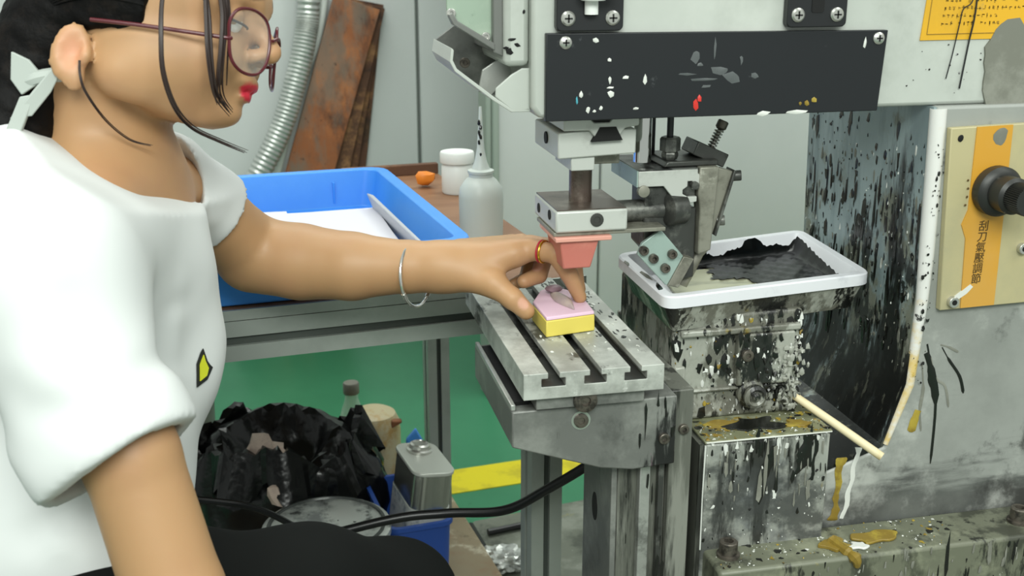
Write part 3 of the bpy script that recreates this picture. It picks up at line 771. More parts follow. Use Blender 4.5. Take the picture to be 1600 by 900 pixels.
hp = obj('hinge_plate', bm, mat('green_grey_paint', '#93a594', .4, 0, [('#a9b8a6', 10, .58, .1, I3, None, .7), ('#5f7360', 24, .66, .05, I3, None, .7)]), mp, bevel=.0008)
bm = NB(); prism(bm, [(.1715, 1.083), (.176, 1.074), (.214, 1.0505), (.214, 1.057), (.180, 1.0775), (.1755, 1.085)], 1.045, 1.055)
obj('hinge_flange', bm, M['bracket_steel'], hp, bevel=.0008)
bm = NB(); prism(bm, [(.2125, 1.20), (.2125, 1.049), (.2215, 1.045), (.2215, 1.20)], 1.046, 1.15)
obj('hinge_wall', bm, M['bracket_steel'], hp, bevel=.001)
for x, z in ((.1752, 1.084), (.207, 1.0625)): socket_bolt(hp, x, 1.0545, z, .0042, .003, m='screw')
bm = NB(); box(bm, .2215, .2455, 1.04, 1.2, 1.036, 1.29)
obj('head_cap', bm, M['machine'], mp, bevel=.006)
bm = NB()
for i, (x, z, rx, rz) in enumerate([(.228, 1.061, .004, .0015), (.2335, 1.056, .0035, .0022), (.2275, 1.05, .004, .003), (.223, 1.053, .0025, .0012), (.2395, 1.085, .0015, .002)]):
    blob(bm, (x, 1.0398, z), (rx, .0006, rz), 70 + i, .5, 1)
obj('paint_chip', bm, M['void'], mp)
# ---- pad head: dovetail block, shaft, pad holder, pad
bm = NB(); prism(bm, [(.277, .946), (.355, .949), (.355, .973), (.3395, .973), (.334, .966), (.3135, .966), (.309, .973), (.277, .971)], 1.055, 1.150)
tbk = obj('dovetail_block', bm, M['white_alloy'], mp, bevel=.0015)
bm = NB(); prism(bm, [(.281, .9735), (.3065, .9735), (.3125, .9665), (.336, .9665), (.342, .975), (.356, .977), (.356, .9845), (.345, .9865), (.33, .9865), (.326, .981), (.311, .981), (.306, .986), (.293, .9865), (.281, .984)], 1.050, 1.158)
obj('dovetail_rail', bm, M['white_alloy'], tbk, bevel=.0012)
bm = NB(); prism(bm, [(.3135, .9664), (.334, .9664), (.329, .979), (.318, .979)], 1.053, 1.154)
obj('dovetail_gap', bm, M['void'], tbk)
bm = NB(); prism(bm, [(.3085, .9625), (.3395, .9635), (.3325, .9765), (.3165, .9765)], 1.0492, 1.0545); prism(bm, [(.283, .9875), (.2935, .9868), (.3065, .9862), (.3115, .9812), (.3255, .9812), (.33, .9868), (.352, .9875)], 1.0492, 1.052)
obj('dovetail_shadow_gap', bm, M['void'], tbk)  # dark pieces that paint the shade in the dovetail void and notches
bm = NB(); box(bm, .291, .3145, 1.058, 1.12, .9335, .947)
obj('block_foot', bm, M['white_alloy'], tbk, bevel=.001)
bm = NB(); box(bm, .3147, .345, 1.075, 1.14, .936, .9478)
obj('block_foot_rear', bm, M['tan_alloy'], tbk, bevel=.001)
bm = NB(); cyl(bm, (.2768, 1.10, .960), (.2755, 1.10, .960), .006, n=18)
obj('side_hole', bm, M['void'], tbk)
bm = NB(); cyl(bm, (.313, 1.102, .889), (.313, 1.102, .9365), .0116, n=28)
shaft = obj('pad_shaft', bm, M['brown_steel'], mp)
bm = NB(); box(bm, .277, .3505, 1.060, 1.150, .8715, .8935)
ph = obj('pad_holder', bm, M['white_alloy'], mp, bevel=.0022)
bm = NB(); box(bm, .2785, .349, 1.0615, 1.1485, .8936, .8945)
obj('holder_top', bm, M['brown_steel'], ph)
socket_bolt(ph, .3185, 1.060, .8835, .0068, .0012, m='dark_steel')
for yy, zz in ((1.085, .885), (1.13, .882)):
    bm = NB(); cyl(bm, (.277, yy, zz), (.2762, yy, zz), .005, n=16)
    obj('side_hole', bm, M['void'], ph)
bm = NB(); box(bm, .276, .392, 1.064, 1.135, .8672, .8713)
obj('pad_plate', bm, M['tan_alloy'], ph, bevel=.0008)
bm = NB(); box(bm, .2765, .334, 1.058, 1.125, .8625, .8672)
obj('pad_base', bm, M['silicone_pale'], ph, bevel=.001)
bm = NB()
a = box(bm, .282, .322, 1.062, 1.120, .8325, .8626)
for v in a:
    if v.co.z < .85: v.co.x += .005 if v.co.x < .3 else -.0065; v.co.y += .006 if v.co.y < 1.09 else -.006
obj('silicone_pad', bm, M['silicone'], ph, bevel=.0016)
# ---- doctor blade carriage
dc = obj('chrome_rod', (lambda b: (cyl(b, (.3785, 1.105, .931), (.3785, 1.105, 1.0), .0092, n=28), b)[1])(NB()), M['chrome'], mp)
bm = NB(); cyl(bm, (.398, 1.14, .90), (.398, 1.14, 1.0), .006, n=18)
obj('guide_rod', bm, M['bracket_steel'], mp)
bm = NB(); prism(bm, [(.367, .9255), (.430, .9255), (.430, .921), (.4395, .9165), (.4395, .911), (.430, .9075), (.430, .905), (.4245, .905), (.4245, .9135), (.4195, .9135), (.4195, .908), (.4145, .905), (.4145, .9005), (.420, .8975), (.430, .8975), (.430, .892), (.412, .889), (.403, .8985), (.394, .9095), (.367, .9095)], 1.080, 1.085)
clamp = obj('carriage_clamp', bm, M['white_alloy'], mp, bevel=.0008)
bm = NB(); prism(bm, [(.367, .9255), (.430, .9255), (.430, .892), (.412, .889), (.400, .905), (.394, .9095), (.367, .9095)], 1.0851, 1.168)
obj('carriage_block', bm, M['dark_steel'], clamp, bevel=.001)
bm = NB(); box(bm, .3665, .430, 1.081, 1.168, .9256, .9266)
obj('carriage_top', bm, M['bracket_steel'], clamp)
bm = NB(); box(bm, .3655, .3668, 1.0805, 1.167, .9095, .926)
obj('carriage_side', bm, M['teal_alloy'], clamp)
bm = NB(); lathe(bm, (.3725, 1.0795, .9055), (0, -1, 0), [(.006, -.004), (.006, .002), (.003, .003)], 16)
obj('bolt', bm, M['tan_alloy'], clamp)
bm = NB(); lathe(bm, (.4265, 1.079, .9095), (0, -1, 0), [(.004, -.006), (.004, .003)], 14)
obj('clamp_screw', bm, M['dark_steel'], clamp)
bm = NB(); prism(bm, [(.376, .908), (.3985, .9085), (.4115, .8885), (.4325, .884), (.433, .810), (.412, .806), (.3765, .845)], 1.0865, 1.128)
arm = obj('blade_arm', bm, M['dark_steel'], mp, bevel=.0015)
bm = NB(); lathe(bm, (.406, 1.0865, .884), (-1, -.25, 0), [(.0165, -.012), (.0165, .006), (.012, .0085)], 28)
obj('arm_boss', bm, M['dark_steel'], arm)
bm = NB(); cyl(bm, (.345, 1.098, .8815), (.404, 1.095, .8825), .0115, n=22)
obj('pad_arm', bm, M['dark_steel'], arm)
bm = NB(); prism(bm, [(.4315, .9275), (.4525, .9275), (.4475, .84), (.4335, .836), (.4335, .885), (.431, .90)], 1.079, 1.098)
obj('scraper_upright', bm, M['tan_alloy'], mp, bevel=.0015)
bm = NB(); prism(bm, [(.395, .9275), (.4535, .9275), (.4535, .9335), (.399, .9335)], 1.085, 1.150)
obj('scraper_bar', bm, M['dark_steel'], mp, bevel=.0015)
bm = NB(); cyl(bm, (.404, 1.095, .955), (.404, 1.095, 1.0), .0034, n=12)
obj('thin_rod', bm, M['black'], mp)
bm = NB(); lathe(bm, (.4045, 1.095, .934), (0, 0, 1), [(.007, 0), (.0085, .003), (.0085, .006), (.0075, .008), (.0105, .009), (.0105, .021), (.009, .023)], 6)
obj('hex_nut', bm, M['dark_steel'], mp, smooth=10)
TRB = Matrix.Translation((.4475, 1.11, .934)) @ Matrix.Rotation(math.radians(24), 4, 'Y')
bm = NB(); box(bm, -.0185, .0185, -.016, .02, -.004, .0105)
tb_ = obj('spring_clamp', bm, M['dark_steel'], mp, bevel=.0012, xf=TRB)
bm = NB(); cyl(bm, (.004, 0, .010), (.004, 0, .032), .0022, n=10); lathe(bm, (.004, 0, .030), (0, 0, 1), [(.0035, 0), (.0058, .002), (.0058, .009), (.0045, .010)], 14)
obj('spring_screw', bm, M['bolt'], tb_, xf=TRB)
bm = NB()
hel = [(.004 + .0042 * math.cos(k * .7), .0042 * math.sin(k * .7), .0105 + .019 * k / 54) for k in range(55)]
tube(bm, hel, .0009, 6)
obj('spring', bm, M['screw'], tb_, xf=TRB)
bm = NB(); prism(bm, [(.4535, .925), (.471, .920), (.4525, .855), (.447, .850)], 1.088, 1.10)
rp = obj('scraper_plate', bm, M['tan_alloy'], mp, bevel=.001)
bm = NB(); prism(bm, [(.471, .922), (.4735, .921), (.455, .853), (.4525, .8545)], 1.084, 1.105)
obj('blade_edge', bm, M['dark_steel'], rp, bevel=.0005)
for x, z in ((.4735, .9145), (.4580, .868)): socket_bolt(rp, x, 1.092, z, .0055, .008, d=(1, -.35, .1), m='dark_steel')
bm = NB(); prism(bm, [(.3715, .8525), (.391, .866), (.4165, .8365), (.4005, .8065), (.3985, .8065), (.367, .841)], 1.0755, 1.0805)
bh = obj('blade_holder', bm, M['teal_alloy'], mp, bevel=.0008)
bm = NB(); prism(bm, [(.4005, .8065), (.4165, .8365), (.428, .833), (.412, .803)], 1.0745, 1.10)
obj('blade_holder_edge', bm, M['tan_alloy'], bh, bevel=.0008)
for x, z in ((.3728, .8455), (.3835, .8365), (.3965, .8255), (.4035, .840)): socket_bolt(bh, x, 1.0755, z, .0048, .0055)
bm = NB(); tube(bm, [(.4495, 1.10, .8395), (.443, 1.10, .832), (.432, 1.10, .815), (.424, 1.10, .799)], [.006, .0055, .008, .0075], 10)
obj('blade_lever', bm, M['tan_alloy'], bh, smooth=40)
# ---- column with its splashed left sheet
colp = [(.655, .9895), (.661, .79), (.656, .695), (.634, .625), (.56, .60), (.56, .53), (1.10, .53), (1.10, .9895)]
bm = NB(); prism(bm, colp, 1.022, 1.29)
column = obj('column', bm, M['machine_dirty'], mp, bevel=.003)
shp = [(.6545, .989), (.6605, .79), (.6555, .695), (.6335, .6255), (.562, .6008)]
ofs = [(.6515, .989), (.6575, .79), (.6525, .6955), (.631, .6285), (.561, .6040)]
bm = NB(); prism(bm, shp + ofs[::-1], 1.0235, 1.289)
obj('splash_sheet', bm, M['splash'], column)
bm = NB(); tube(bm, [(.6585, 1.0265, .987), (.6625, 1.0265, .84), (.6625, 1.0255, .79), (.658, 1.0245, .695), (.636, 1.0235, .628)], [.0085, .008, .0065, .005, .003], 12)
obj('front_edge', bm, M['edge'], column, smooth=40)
# dark run of spilt paint down the column front
for i, (ps, rr, mm) in enumerate([([(.672, .73), (.68, .71), (.69, .67), (.692, .60)], [.003, .0045, .0016, .0005], 'drip_black'), ([(.69, .735), (.70, .72), (.715, .70), (.722, .68)], [.0006, .0016, .0018, .0006], 'drip_black'), ([(.672, .74), (.676, .725), (.68, .70), (.685, .69)], [.001, .0022, .003, .001], 'drip_black'), ([(.678, .725), (.687, .700), (.699, .69), (.706, .665)], [.0008, .0014, .0014, .0005], 'smudge'), ([(.668, .72), (.673, .69), (.672, .665), (.676, .64)], [.0008, .002, .0012, .0005], 'smudge'), ([(.688, .738), (.699, .734), (.710, .728)], [.0008, .0014, .0006], 'smudge'), ([(.67, .665), (.667, .655), (.664, .64)], [.004, .005, .002], 'drip_yellow')]):
    bm = NB()
    tube(bm, smooth_path([(x, 0, z) for x, z in ps], 5), [rr[min(int(k / 5), len(rr) - 1)] for k in range((len(ps) - 1) * 5 + 1)], 8)
    for v in bm.verts: v.co.y = 1.0216 + v.co.y * .12
    obj('paint_run', bm, M[mm], column)
# ---- yellow control plate
bm = NB(); prism(bm, [(.667, .969), (.677, .779), (.86, .783), (.86, .974)], 1.014, 1.0222)
cp = obj('control_plate', bm, M['yellow_plate'], column, bevel=.001)
# its parts sit at the column's own level of depth, so they hang on the plate's parent
bm = NB(); prism(bm, [(.695, .9695), (.6955, .885), (.690, .870), (.6965, .855), (.700, .7805), (.739, .7815), (.735, .9705)], 1.0128, 1.0141)
obj('print_band', bm, M['yellow_band'], column)
def on_front(x, y, z, roll=0.0): return Matrix.Translation((x, y, z)) @ Matrix.Rotation(math.pi / 2, 4, 'X') @ Matrix.Rotation(math.radians(roll), 4, 'Z')
for k, ch in enumerate('刮刀氣壓調節'):
    text_mesh(ch, .0118, M['print_dark'], on_front(.7155 - k * .0003, 1.0126, .867 - k * .0112), 'printed_character', column)
bm = NB()
for k in range(4): blob(bm, (.693 - .001 * abs(k - 1.5), 1.0127, .916 - k * .0085), (.0014, .0004, .0014), k, .2, 1)
obj('scale_dots', bm, M['print_dark'], column)
bm = NB(); blob(bm, (.7235, 1.0127, .9615), (.0075, .0006, .008), 8, .4, 2); obj('worn_patch', bm, M['smudge'], column)
bm = NB(); blob(bm, (.6785, 1.0135, .959), (.0032, .0006, .0036), 8, .1, 2); obj('plate_hole', bm, M['void'], column)
bm = NB(); prism(bm, [(.687, .789), (.690, .7925), (.708, .806), (.7115, .803), (.705, .796), (.692, .788)], 1.0124, 1.0142)
obj('white_smear', bm, M['drip_white'], column)
kc = Vector((.7215, 1.0138, .905))
bm = NB(); lathe(bm, kc, (.03, -1, 0), [(.0245, 0), (.0255, .003), (.0255, .012), (.022, .016), (.0185, .017), (.0185, .034), (.0150, .037)], 36)
kn = obj('regulator_body', bm, M['knob'], column)
bm = NB()
ring = []
n = 44
pts = []
for k in range(n * 2):
    r_ = .0152 if k % 2 else .0138
    pts.append((r_ * math.cos(math.pi * k / n), r_ * math.sin(math.pi * k / n)))
prism(bm, pts, 0, .022, 'z')
obj('regulator_knob', bm, M['knob'], column, smooth=0, xf=Matrix.Translation(kc + Vector((.001, -.036, 0))) @ Matrix.Rotation(math.pi / 2, 4, 'X'))
bm = NB(); cyl(bm, kc + Vector((.0012, -.0575, 0)), kc + Vector((.0012, -.0586, 0)), .006, n=18)
obj('knob_hole', bm, M['void'], column)
for x, z in ((.6895, .7885), (.7655, .884), (.7635, .8415)): socket_bolt(column, x, 1.0142, z, .0058, .006, m='screw')
for x, z in ((.6895, .7885), (.7655, .884), (.7635, .8415)):
    bm = NB(); cyl(bm, (x, 1.0085, z), (x, 1.0078, z), .0028, n=12); obj('socket', bm, M['void'], column)
# ---- amber notice at the top right with rows of tiny print, torn glue patch, hanging threads
bm = NB(); prism(bm, [(.632, 1.0535), (.638, 1.13), (.90, 1.135), (.90, 1.0545)], 1.0286, 1.0298)
notice = obj('notice', bm, M['label'], mp)
bm = NB()
for (a, b) in (((.6385, 1.0592), (.760, 1.0598)), ((.6385, 1.0592), (.6425, 1.128))):
    tube(bm, [(a[0], 1.0285, a[1]), (b[0], 1.0285, b[1])], .0005, 6)
obj('border_line', bm, M['print'], notice)
rr = random.Random(44)
for k, n_ in enumerate((12, 18, 20, 13, 14)):              # worn print, too small to read: blurred character marks
    bm = NB()
    for q in range(n_):
        if rr.random() < .12: continue
        x = .6585 - .0012 * k + q * .0047; z = 1.0985 - k * .0073
        for _ in range(rr.choice((2, 3, 3))):
            a = rr.uniform(.0008, .0016); b = rr.uniform(.0003, .0005)
            if rr.random() < .45: a, b = b, a * 1.1
            cx = x + rr.uniform(-.0009, .0009); cz = z + rr.uniform(-.0011, .0011)
            box(bm, cx - a, cx + a, 1.0283, 1.0287, cz - b, cz + b)
    o = obj('print_row', bm, M['print'], notice, smooth=0); o['kind'] = 'stuff'
bm = NB()
rr = random.Random(5)
pts = []
for k in range(36):
    a = 2 * math.pi * k / 36
    pts.append((.738 + .036 * math.cos(a) * (1 + .12 * math.sin(3 * a + 1) + rr.uniform(-.05, .05)), 1.022 + .050 * math.sin(a) * (1 + .10 * math.sin(4 * a) + rr.uniform(-.04, .04))))
prism(bm, pts, 1.0276, 1.0299)
obj('glue_residue', bm, M['smudge'], mp)
bm = NB(); tube(bm, smooth_path([(.686, 1.026, 1.13), (.683, 1.026, 1.092), (.674, 1.0265, 1.083), (.672, 1.027, 1.07), (.668, 1.0275, 1.04), (.664, 1.028, 1.016)], 6), .0006, 6)
obj('thread', bm, M['black'], mp)
bm = NB(); tube(bm, smooth_path([(.687, 1.026, 1.13), (.687, 1.026, 1.08), (.684, 1.027, 1.05), (.680, 1.028, 1.006)], 6), .0009, 6)
obj('thread', bm, M['black'], mp)
# ---- slide table with T slots, bracket and slide column
tx = [(.222, .7405), (.358, .7405), (.358, .766)]
slots = [((.3245, .3355), (.319, .341)), ((.2854, .2964), (.280, .3015)), ((.2452, .2562), (.2390, .2620))]
prof = list(tx)
for (a, b), (c_, d_) in slots:
    prof += [(b, .766), (b, .7605), (d_, .7605), (d_, .7525), (c_, .7525), (c_, .7605), (a, .7605), (a, .766)]
prof.append((.222, .766))
bm = NB(); prism(bm, prof, .960, 1.262)
tt = obj('t_slot_table', bm, M['table_steel'], mp, smooth=0, bevel=.0006)
bm = NB()
for (a, b), (c_, d_) in slots: box(bm, c_ + .0004, d_ - .0004, .9605, 1.2615, .7526, .7532)
obj('slot_floor', bm, M['dark_steel'], tt)  # dark steel strips along the slot floors
bm = NB()
rr = random.Random(12)
for k in range(60):
    x = rr.choice([rr.uniform(.262, .284), rr.uniform(.302, .323), rr.uniform(.337, .356)]); y = rr.uniform(1.0, 1.25)
    blob(bm, (x, y, .7662), (rr.uniform(.0005, .002), rr.uniform(.0007, .004), .0005), k, .6, 1)
o = obj('paint_flakes', bm, M['drip_white'], tt); o['kind'] = 'stuff'
bm = NB()
for k in range(70):
    x = rr.choice([rr.uniform(.302, .323), rr.uniform(.337, .356), rr.uniform(.337, .356)]); y = 1.25 - .22 * rr.random() ** 1.3
    blob(bm, (x, y, .7662), (rr.uniform(.0005, .0022), rr.uniform(.001, .006), .0004), k, .7, 1, 2)
o = obj('ink_flakes', bm, M['drip_black'], tt); o['kind'] = 'stuff'
bm = NB(); box(bm, .236, .342, .968, 1.20, .7265, .7403)
sp_ = obj('slide_plate', bm, M['bracket_steel'], mp, bevel=.001)
bm = NB(); lathe(bm, (.283, .9685, .733), (0, -1, 0), [(.0115, -.002), (.0115, .004), (.0095, .005), (.005, .005), (.0045, .002), (.001, .002)], 24)
obj('lock_bolt', bm, M['bolt'], sp_)
bm = NB(); prism(bm, [(.2145, .7235), (.378, .7262), (.378, .6545), (.335, .652), (.302, .657), (.2145, .687)], .975, 1.165)
br = obj('table_bracket', bm, M['bracket_steel'], mp, bevel=.0016)
bm = NB(); box(bm, .2175, .2335, .99, 1.15, .7232, .7275)
obj('bracket_groove', bm, M['void'], br)
bm = NB(); box(bm, .214, .2185, .978, 1.16, .7235, .7295)
obj('bracket_lip', bm, M['steel'], br, bevel=.0008)
socket_bolt(br, .2815, .975, .7095, .0072, .0025)
bm = NB(); lathe(bm, (.2815, .975, .7095), (0, -1, 0), [(.0095, -.001), (.0095, .0006), (.0088, .0006)], 24, cap=True); obj('bolt_seat', bm, M['screw'], br)
socket_bolt(br, .3655, .975, .683, .0055, .004)
bm = NB(); prism(bm, [(.3785, .7245), (.402, .7245), (.402, .40), (.3785, .40)], .992, 1.10); box(bm, .328, .3780, 1.0, 1.10, .40, .6515)
sc_ = obj('slide_column', bm, M['base_left'], mp, bevel=.0015)
bm = NB(); box(bm, .3480, .3590, .990, 1.0, .40, .648); obj('slide_rail', bm, M['steel'], sc_, bevel=.001)
bm = NB(); box(bm, .3685, .3745, .993, 1.0, .40, .648); obj('slide_rail', bm, M['dark_steel'], sc_, bevel=.001)
bm = NB(); box(bm, .3215, .3275, .999, 1.098, .40, .6495)
sdp = obj('slide_side_plate', bm, M['bracket_steel'], sc_, bevel=.001)
bm = NB(); prism(bm, [(1.054 + .009 * math.cos(2 * math.pi * k / 20), .574 + .016 * math.sin(2 * math.pi * k / 20)) for k in range(20)], .3209, .3216, 'x')
obj('oval_hole', bm, M['void'], sc_)
socket_bolt(sc_, .392, .992, .683, .0052, .004)
# ---- base castings under the tray
bm = NB(); box(bm, .4205, .5585, 1.0005, 1.26, .40, .659)
bb = obj('base_block', bm, M['base_side'], mp, bevel=.003)
bm = NB(); box(bm, .4195, .5595, .9995, 1.262, .6592, .6622)
obj('base_block_top', bm, M['base_top'], bb, bevel=.001)
bm = NB(); box(bm, .4150, .4204, 1.002, 1.258, .40, .658)
obj('base_block_side', bm, M['base_left'], bb)
bm = NB(); box(bm, .4030, .4148, 1.05, 1.25, .40, .7245)
obj('base_cheek', bm, M['inky'], bb, bevel=.002)
bm = NB(); tube(bm, [(.420, 1.0, .540), (.4195, 1.0, .600), (.4200, .9995, .658)], [.0009, .0007, .001], 8)
obj('pale_edge', bm, M['drip_white'], bb)
bm = NB(); tube(bm, [(.421, .9995, .6608), (.49, .999, .661), (.5585, .999, .6608)], [.0007, .0009, .0006], 8)
obj('pale_edge', bm, M['drip_white'], bb)
bm = NB(); box(bm, .424, 1.10, .955, 1.021, .40, .5385)
fl = obj('base_flange', bm, M['flange'], mp, bevel=.004)
for x, y in ((.445, .985), (.783, .985)):
    bm = NB(); lathe(bm, (x, y, .5386), (0, 0, 1), [(.012, 0), (.012, .003), (.0095, .0035), (.0095, .016), (.0085, .017), (.005, .017), (.0045, .010), (.001, .010)], 22)
    obj('flange_bolt', bm, M['bolt'], fl, smooth=40)
bm = NB(); box(bm, .402, .545, 1.055, 1.235, .6623, .778)
ub = obj('ink_well_body', bm, M['inky'], mp, bevel=.004)
bm = NB(); box(bm, .404, .545, 1.050, 1.06, .694, .698); box(bm, .408, .540, 1.047, 1.056, .757, .764); obj('body_ledge', bm, M['inky'], ub, bevel=.002)
bm = NB(); box(bm, .470, .533, 1.045, 1.056, .700, .757); obj('cover_block', bm, M['inky'], ub, bevel=.002)
socket_bolt(ub, .4795, 1.045, .7345, .0062, .004)
bm = NB(); lathe(bm, (.4885, 1.052, .690), (0, -1, 0), [(.016, 0), (.016, .006), (.0125, .010), (.0125, .016), (.009, .018), (.006, .016), (.003, .02)], 28)
obj('valve_fitting', bm, M['inky'], ub)
bm = NB(); lathe(bm, (.4885, 1.040, .690), (0, -1, 0), [(.0115, 0), (.0125, .003), (.0105, .004), (.008, .002)], 24); obj('valve_ring', bm, M['screw'], ub)
bm = NB(); lathe(bm, (.417, 1.053, .681), (0, -1, 0), [(.0085, 0), (.0085, .01), (.006, .012)], 14); obj('crusted_bolt', bm, M['inky'], ub)
bm = NB()
rr = random.Random(21)
for k in range(130):
    blob(bm, (rr.gauss(.524, .013), rr.uniform(1.043, 1.054), rr.uniform(.668, .742)), (rr.uniform(.0015, .004), rr.uniform(.001, .003), rr.uniform(.002, .006)), k, .35, 1, 1.2)
o = obj('paint_crust', bm, M['inky'], ub); o['kind'] = 'stuff'
# ---- paint spilt on the base
def puddle(pts, z, h, m, seed):
    bm = NB(); prism(bm, pts, z, z + h, 'z'); return obj('paint_puddle', bm, M[m], bb, bevel=h * .4)
def wob(cx, cy, rx, ry, seed, n=28, amp=.25):
    r_ = random.Random(seed); ph = [r_.uniform(0, 6.28) for _ in range(4)]
    return [(cx + rx * math.cos(2 * math.pi * k / n) * (1 + amp * math.sin(3 * 2 * math.pi * k / n + ph[0]) + amp * .6 * math.sin(5 * 2 * math.pi * k / n + ph[1])),
             cy + ry * math.sin(2 * math.pi * k / n) * (1 + amp * math.sin(4 * 2 * math.pi * k / n + ph[2]))) for k in range(n)]
puddle(wob(.487, 1.030, .028, .016, 5, amp=.3), .6622, .0015, 'drip_black', 1)
puddle(wob(.455, 1.036, .024, .010, 8), .6622, .0012, 'drip_yellow', 2)
puddle(wob(.530, 1.022, .012, .009, 11), .6622, .002, 'drip_yellow', 3)
puddle(wob(.61, .985, .026, .012, 14), .5386, .003, 'drip_yellow', 4)
puddle(wob(.585, .972, .010, .007, 17), .5386, .003, 'drip_white', 5)
puddle(wob(.562, .980, .014, .012, 19), .5386, .0035, 'drip_yellow', 6)
def drip(ps, rr_, m, flat=.4):
    bm = NB(); sp = smooth_path(ps, 6)
    rad = []
    for k in range(len(sp)):
        i = min(k / 6, len(rr_) - 1.001); a = int(i); rad.append(rr_[a] + (rr_[a + 1] - rr_[a]) * (i - a))
    r_ = random.Random(int(ps[0][0] * 99991))
    rad = [q * r_.uniform(.7, 1.25) for q in rad]
    tube(bm, sp, rad, 8)
    if abs(ps[0][1] - ps[-1][1]) < .012:                 # a run down a front face lies flat on it
        yb = 1.0218 if ps[0][1] > 1.01 else 1.0002
        for v in bm.verts:
            v.co.y = yb + (v.co.y - ps[0][1]) * .12
            v.co.x += .0012 * math.sin(v.co.z * 210 + ps[0][0] * 900)
    return obj('paint_drip', bm, M[m], bb)
drip([(.584, 1.018, .618), (.5835, 1.017, .60), (.583, 1.016, .565), (.581, 1.012, .545)], [.0065, .004, .0035, .006], 'drip_yellow')
drip([(.562, .985, .541), (.566, .968, .540), (.572, .953, .537), (.574, .9525, .528)], [.006, .006, .006, .003], 'drip_yellow')
drip([(.604, 1.019, .628), (.600, 1.018, .60), (.5965, 1.017, .57), (.592, 1.014, .545)], [.0035, .0028, .003, .002], 'drip_white')
drip([(.5015, .9995, .660), (.501, .999, .648), (.498, .999, .640)], [.0024, .002, .0028], 'drip_white')
drip([(.4985, .9995, .600), (.4985, .999, .590)], [.0022, .0018], 'drip_white')
drip([(.533, .9995, .658), (.529, .999, .632), (.522, .999, .615)], [.006, .007, .001], 'drip_black')
drip([(.543, .9995, .658), (.541, .999, .62), (.539, .999, .607)], [.0025, .0015, .0028], 'drip_black')
drip([(.497, .9995, .650), (.490, .999, .625), (.484, .9995, .585)], [.003, .004, .001], 'drip_black')
# ---- spatter of dried paint: small flattened lumps on the faces that catch it
def spatter(name, parent, m, n, place, size, axis, seed, long=(1, 1), flat=.0006):
    r_ = random.Random(seed); bm = NB()
    for k in range(n):
        p = place(r_)
        s_ = size[0] + (size[1] - size[0]) * r_.random() ** 3
        e_ = r_.uniform(*long)
        rad = {'x': (flat, s_, s_ * e_), 'y': (s_, flat, s_ * e_), 'z': (s_, s_ * e_, flat)}[axis]
        blob(bm, p, rad, r_.randint(0, 9999), .6, 1, 1.6)
    o = obj(name, bm, M[m], parent); o['kind'] = 'stuff'
    return o
def panel_x(z): return .6573 - (.0058 * (z - .79) / .2 if z > .79 else .005 * (.79 - z) / .095)
def on_panel(lo, hi, pw=1.0):
    def f(r_):
        z = lo + (hi - lo) * r_.random() ** pw
        return (panel_x(z) - .0002, r_.uniform(1.03, 1.285), z)
    return f
spatter('ink_spatter', column, 'drip_black', 260, on_panel(.72, .965, 1.3), (.0006, .0045), 'x', 1, (.8, 4))
spatter('ink_runs', column, 'drip_black', 70, on_panel(.70, .90), (.0012, .0035), 'x', 2, (4, 13))
spatter('pale_spatter', column, 'smudge', 120, on_panel(.70, .93), (.0004, .0026), 'x', 3, (1, 5))
spatter('pale_spatter', column, 'drip_white', 45, on_panel(.76, .95), (.0004, .0018), 'x', 4, (1, 5))
spatter('ink_spatter', column, 'drip_black', 60, lambda r_: (r_.uniform(.655, .668), 1.0178, r_.uniform(.69, .96)), (.0004, .0022), 'y', 5, (.7, 2))
spatter('ink_spatter', mp, 'drip_black', 26, lambda r_: (r_.uniform(.62, .80), 1.0297, r_.uniform(.99, 1.05)), (.0003, .0012), 'y', 6)
def well(r_): return (min(.543, max(.405, r_.gauss(.49, .05))), 1.0545, r_.uniform(.664, .775))
spatter('pale_spatter', ub, 'drip_white', 150, well, (.0004, .003), 'y', 7, (.8, 3.2), .0012)
spatter('ink_spatter', ub, 'drip_black', 130, well, (.001, .0055), 'y', 8, (.8, 3), .001)
spatter('ochre_spatter', ub, 'drip_yellow', 40, well, (.0006, .003), 'y', 9, (.7, 2), .0012)
spatter('ink_spatter', ub, 'drip_black', 30, lambda r_: (r_.uniform(.468, .535), 1.0445, r_.uniform(.70, .757)), (.001, .005), 'y', 10, (.8, 3))
spatter('pale_spatter', ub, 'drip_white', 40, lambda r_: (r_.uniform(.468, .535), 1.0443, r_.uniform(.70, .757)), (.0005, .002), 'y', 11, (.8, 3))
def btop(r_): return (r_.uniform(.422, .557), r_.uniform(1.002, 1.05), .6623)
spatter('ochre_spatter', bb, 'drip_yellow', 110, btop, (.0006, .0048), 'z', 12, (.5, 1.6), .0009)
spatter('pale_spatter', bb, 'drip_white', 80, btop, (.0003, .0018), 'z', 13, (.5, 1.6))
spatter('ink_spatter', bb, 'drip_black', 60, btop, (.0006, .005), 'z', 14, (.5, 1.6))
def bfront(r_): return (r_.uniform(.422, .557), .9999, .66 - .12 * r_.random() ** 1.6)
spatter('pale_spatter', bb, 'drip_white', 60, bfront, (.0004, .0024), 'y', 15, (.7, 2.5))
spatter('ink_runs', bb, 'drip_black', 34, lambda r_: (r_.uniform(.425, .557), 1.0, .66 - .05 * r_.random()), (.0007, .0028), 'y', 16, (3, 11))
spatter('ink_spatter', bb, 'drip_black', 40, bfront, (.0004, .002), 'y', 17, (.7, 3))
spatter('pale_runs', bb, 'smudge', 30, lambda r_: (r_.uniform(.425, .557), .9998, .655 - .07 * r_.random()), (.0008, .003), 'y', 18, (3, 9))
def ftop(r_): return (r_.uniform(.43, .70), r_.uniform(.958, 1.018), .5387)
spatter('pale_spatter', fl, 'drip_white', 110, ftop, (.0004, .002), 'z', 19, (.5, 1.6))
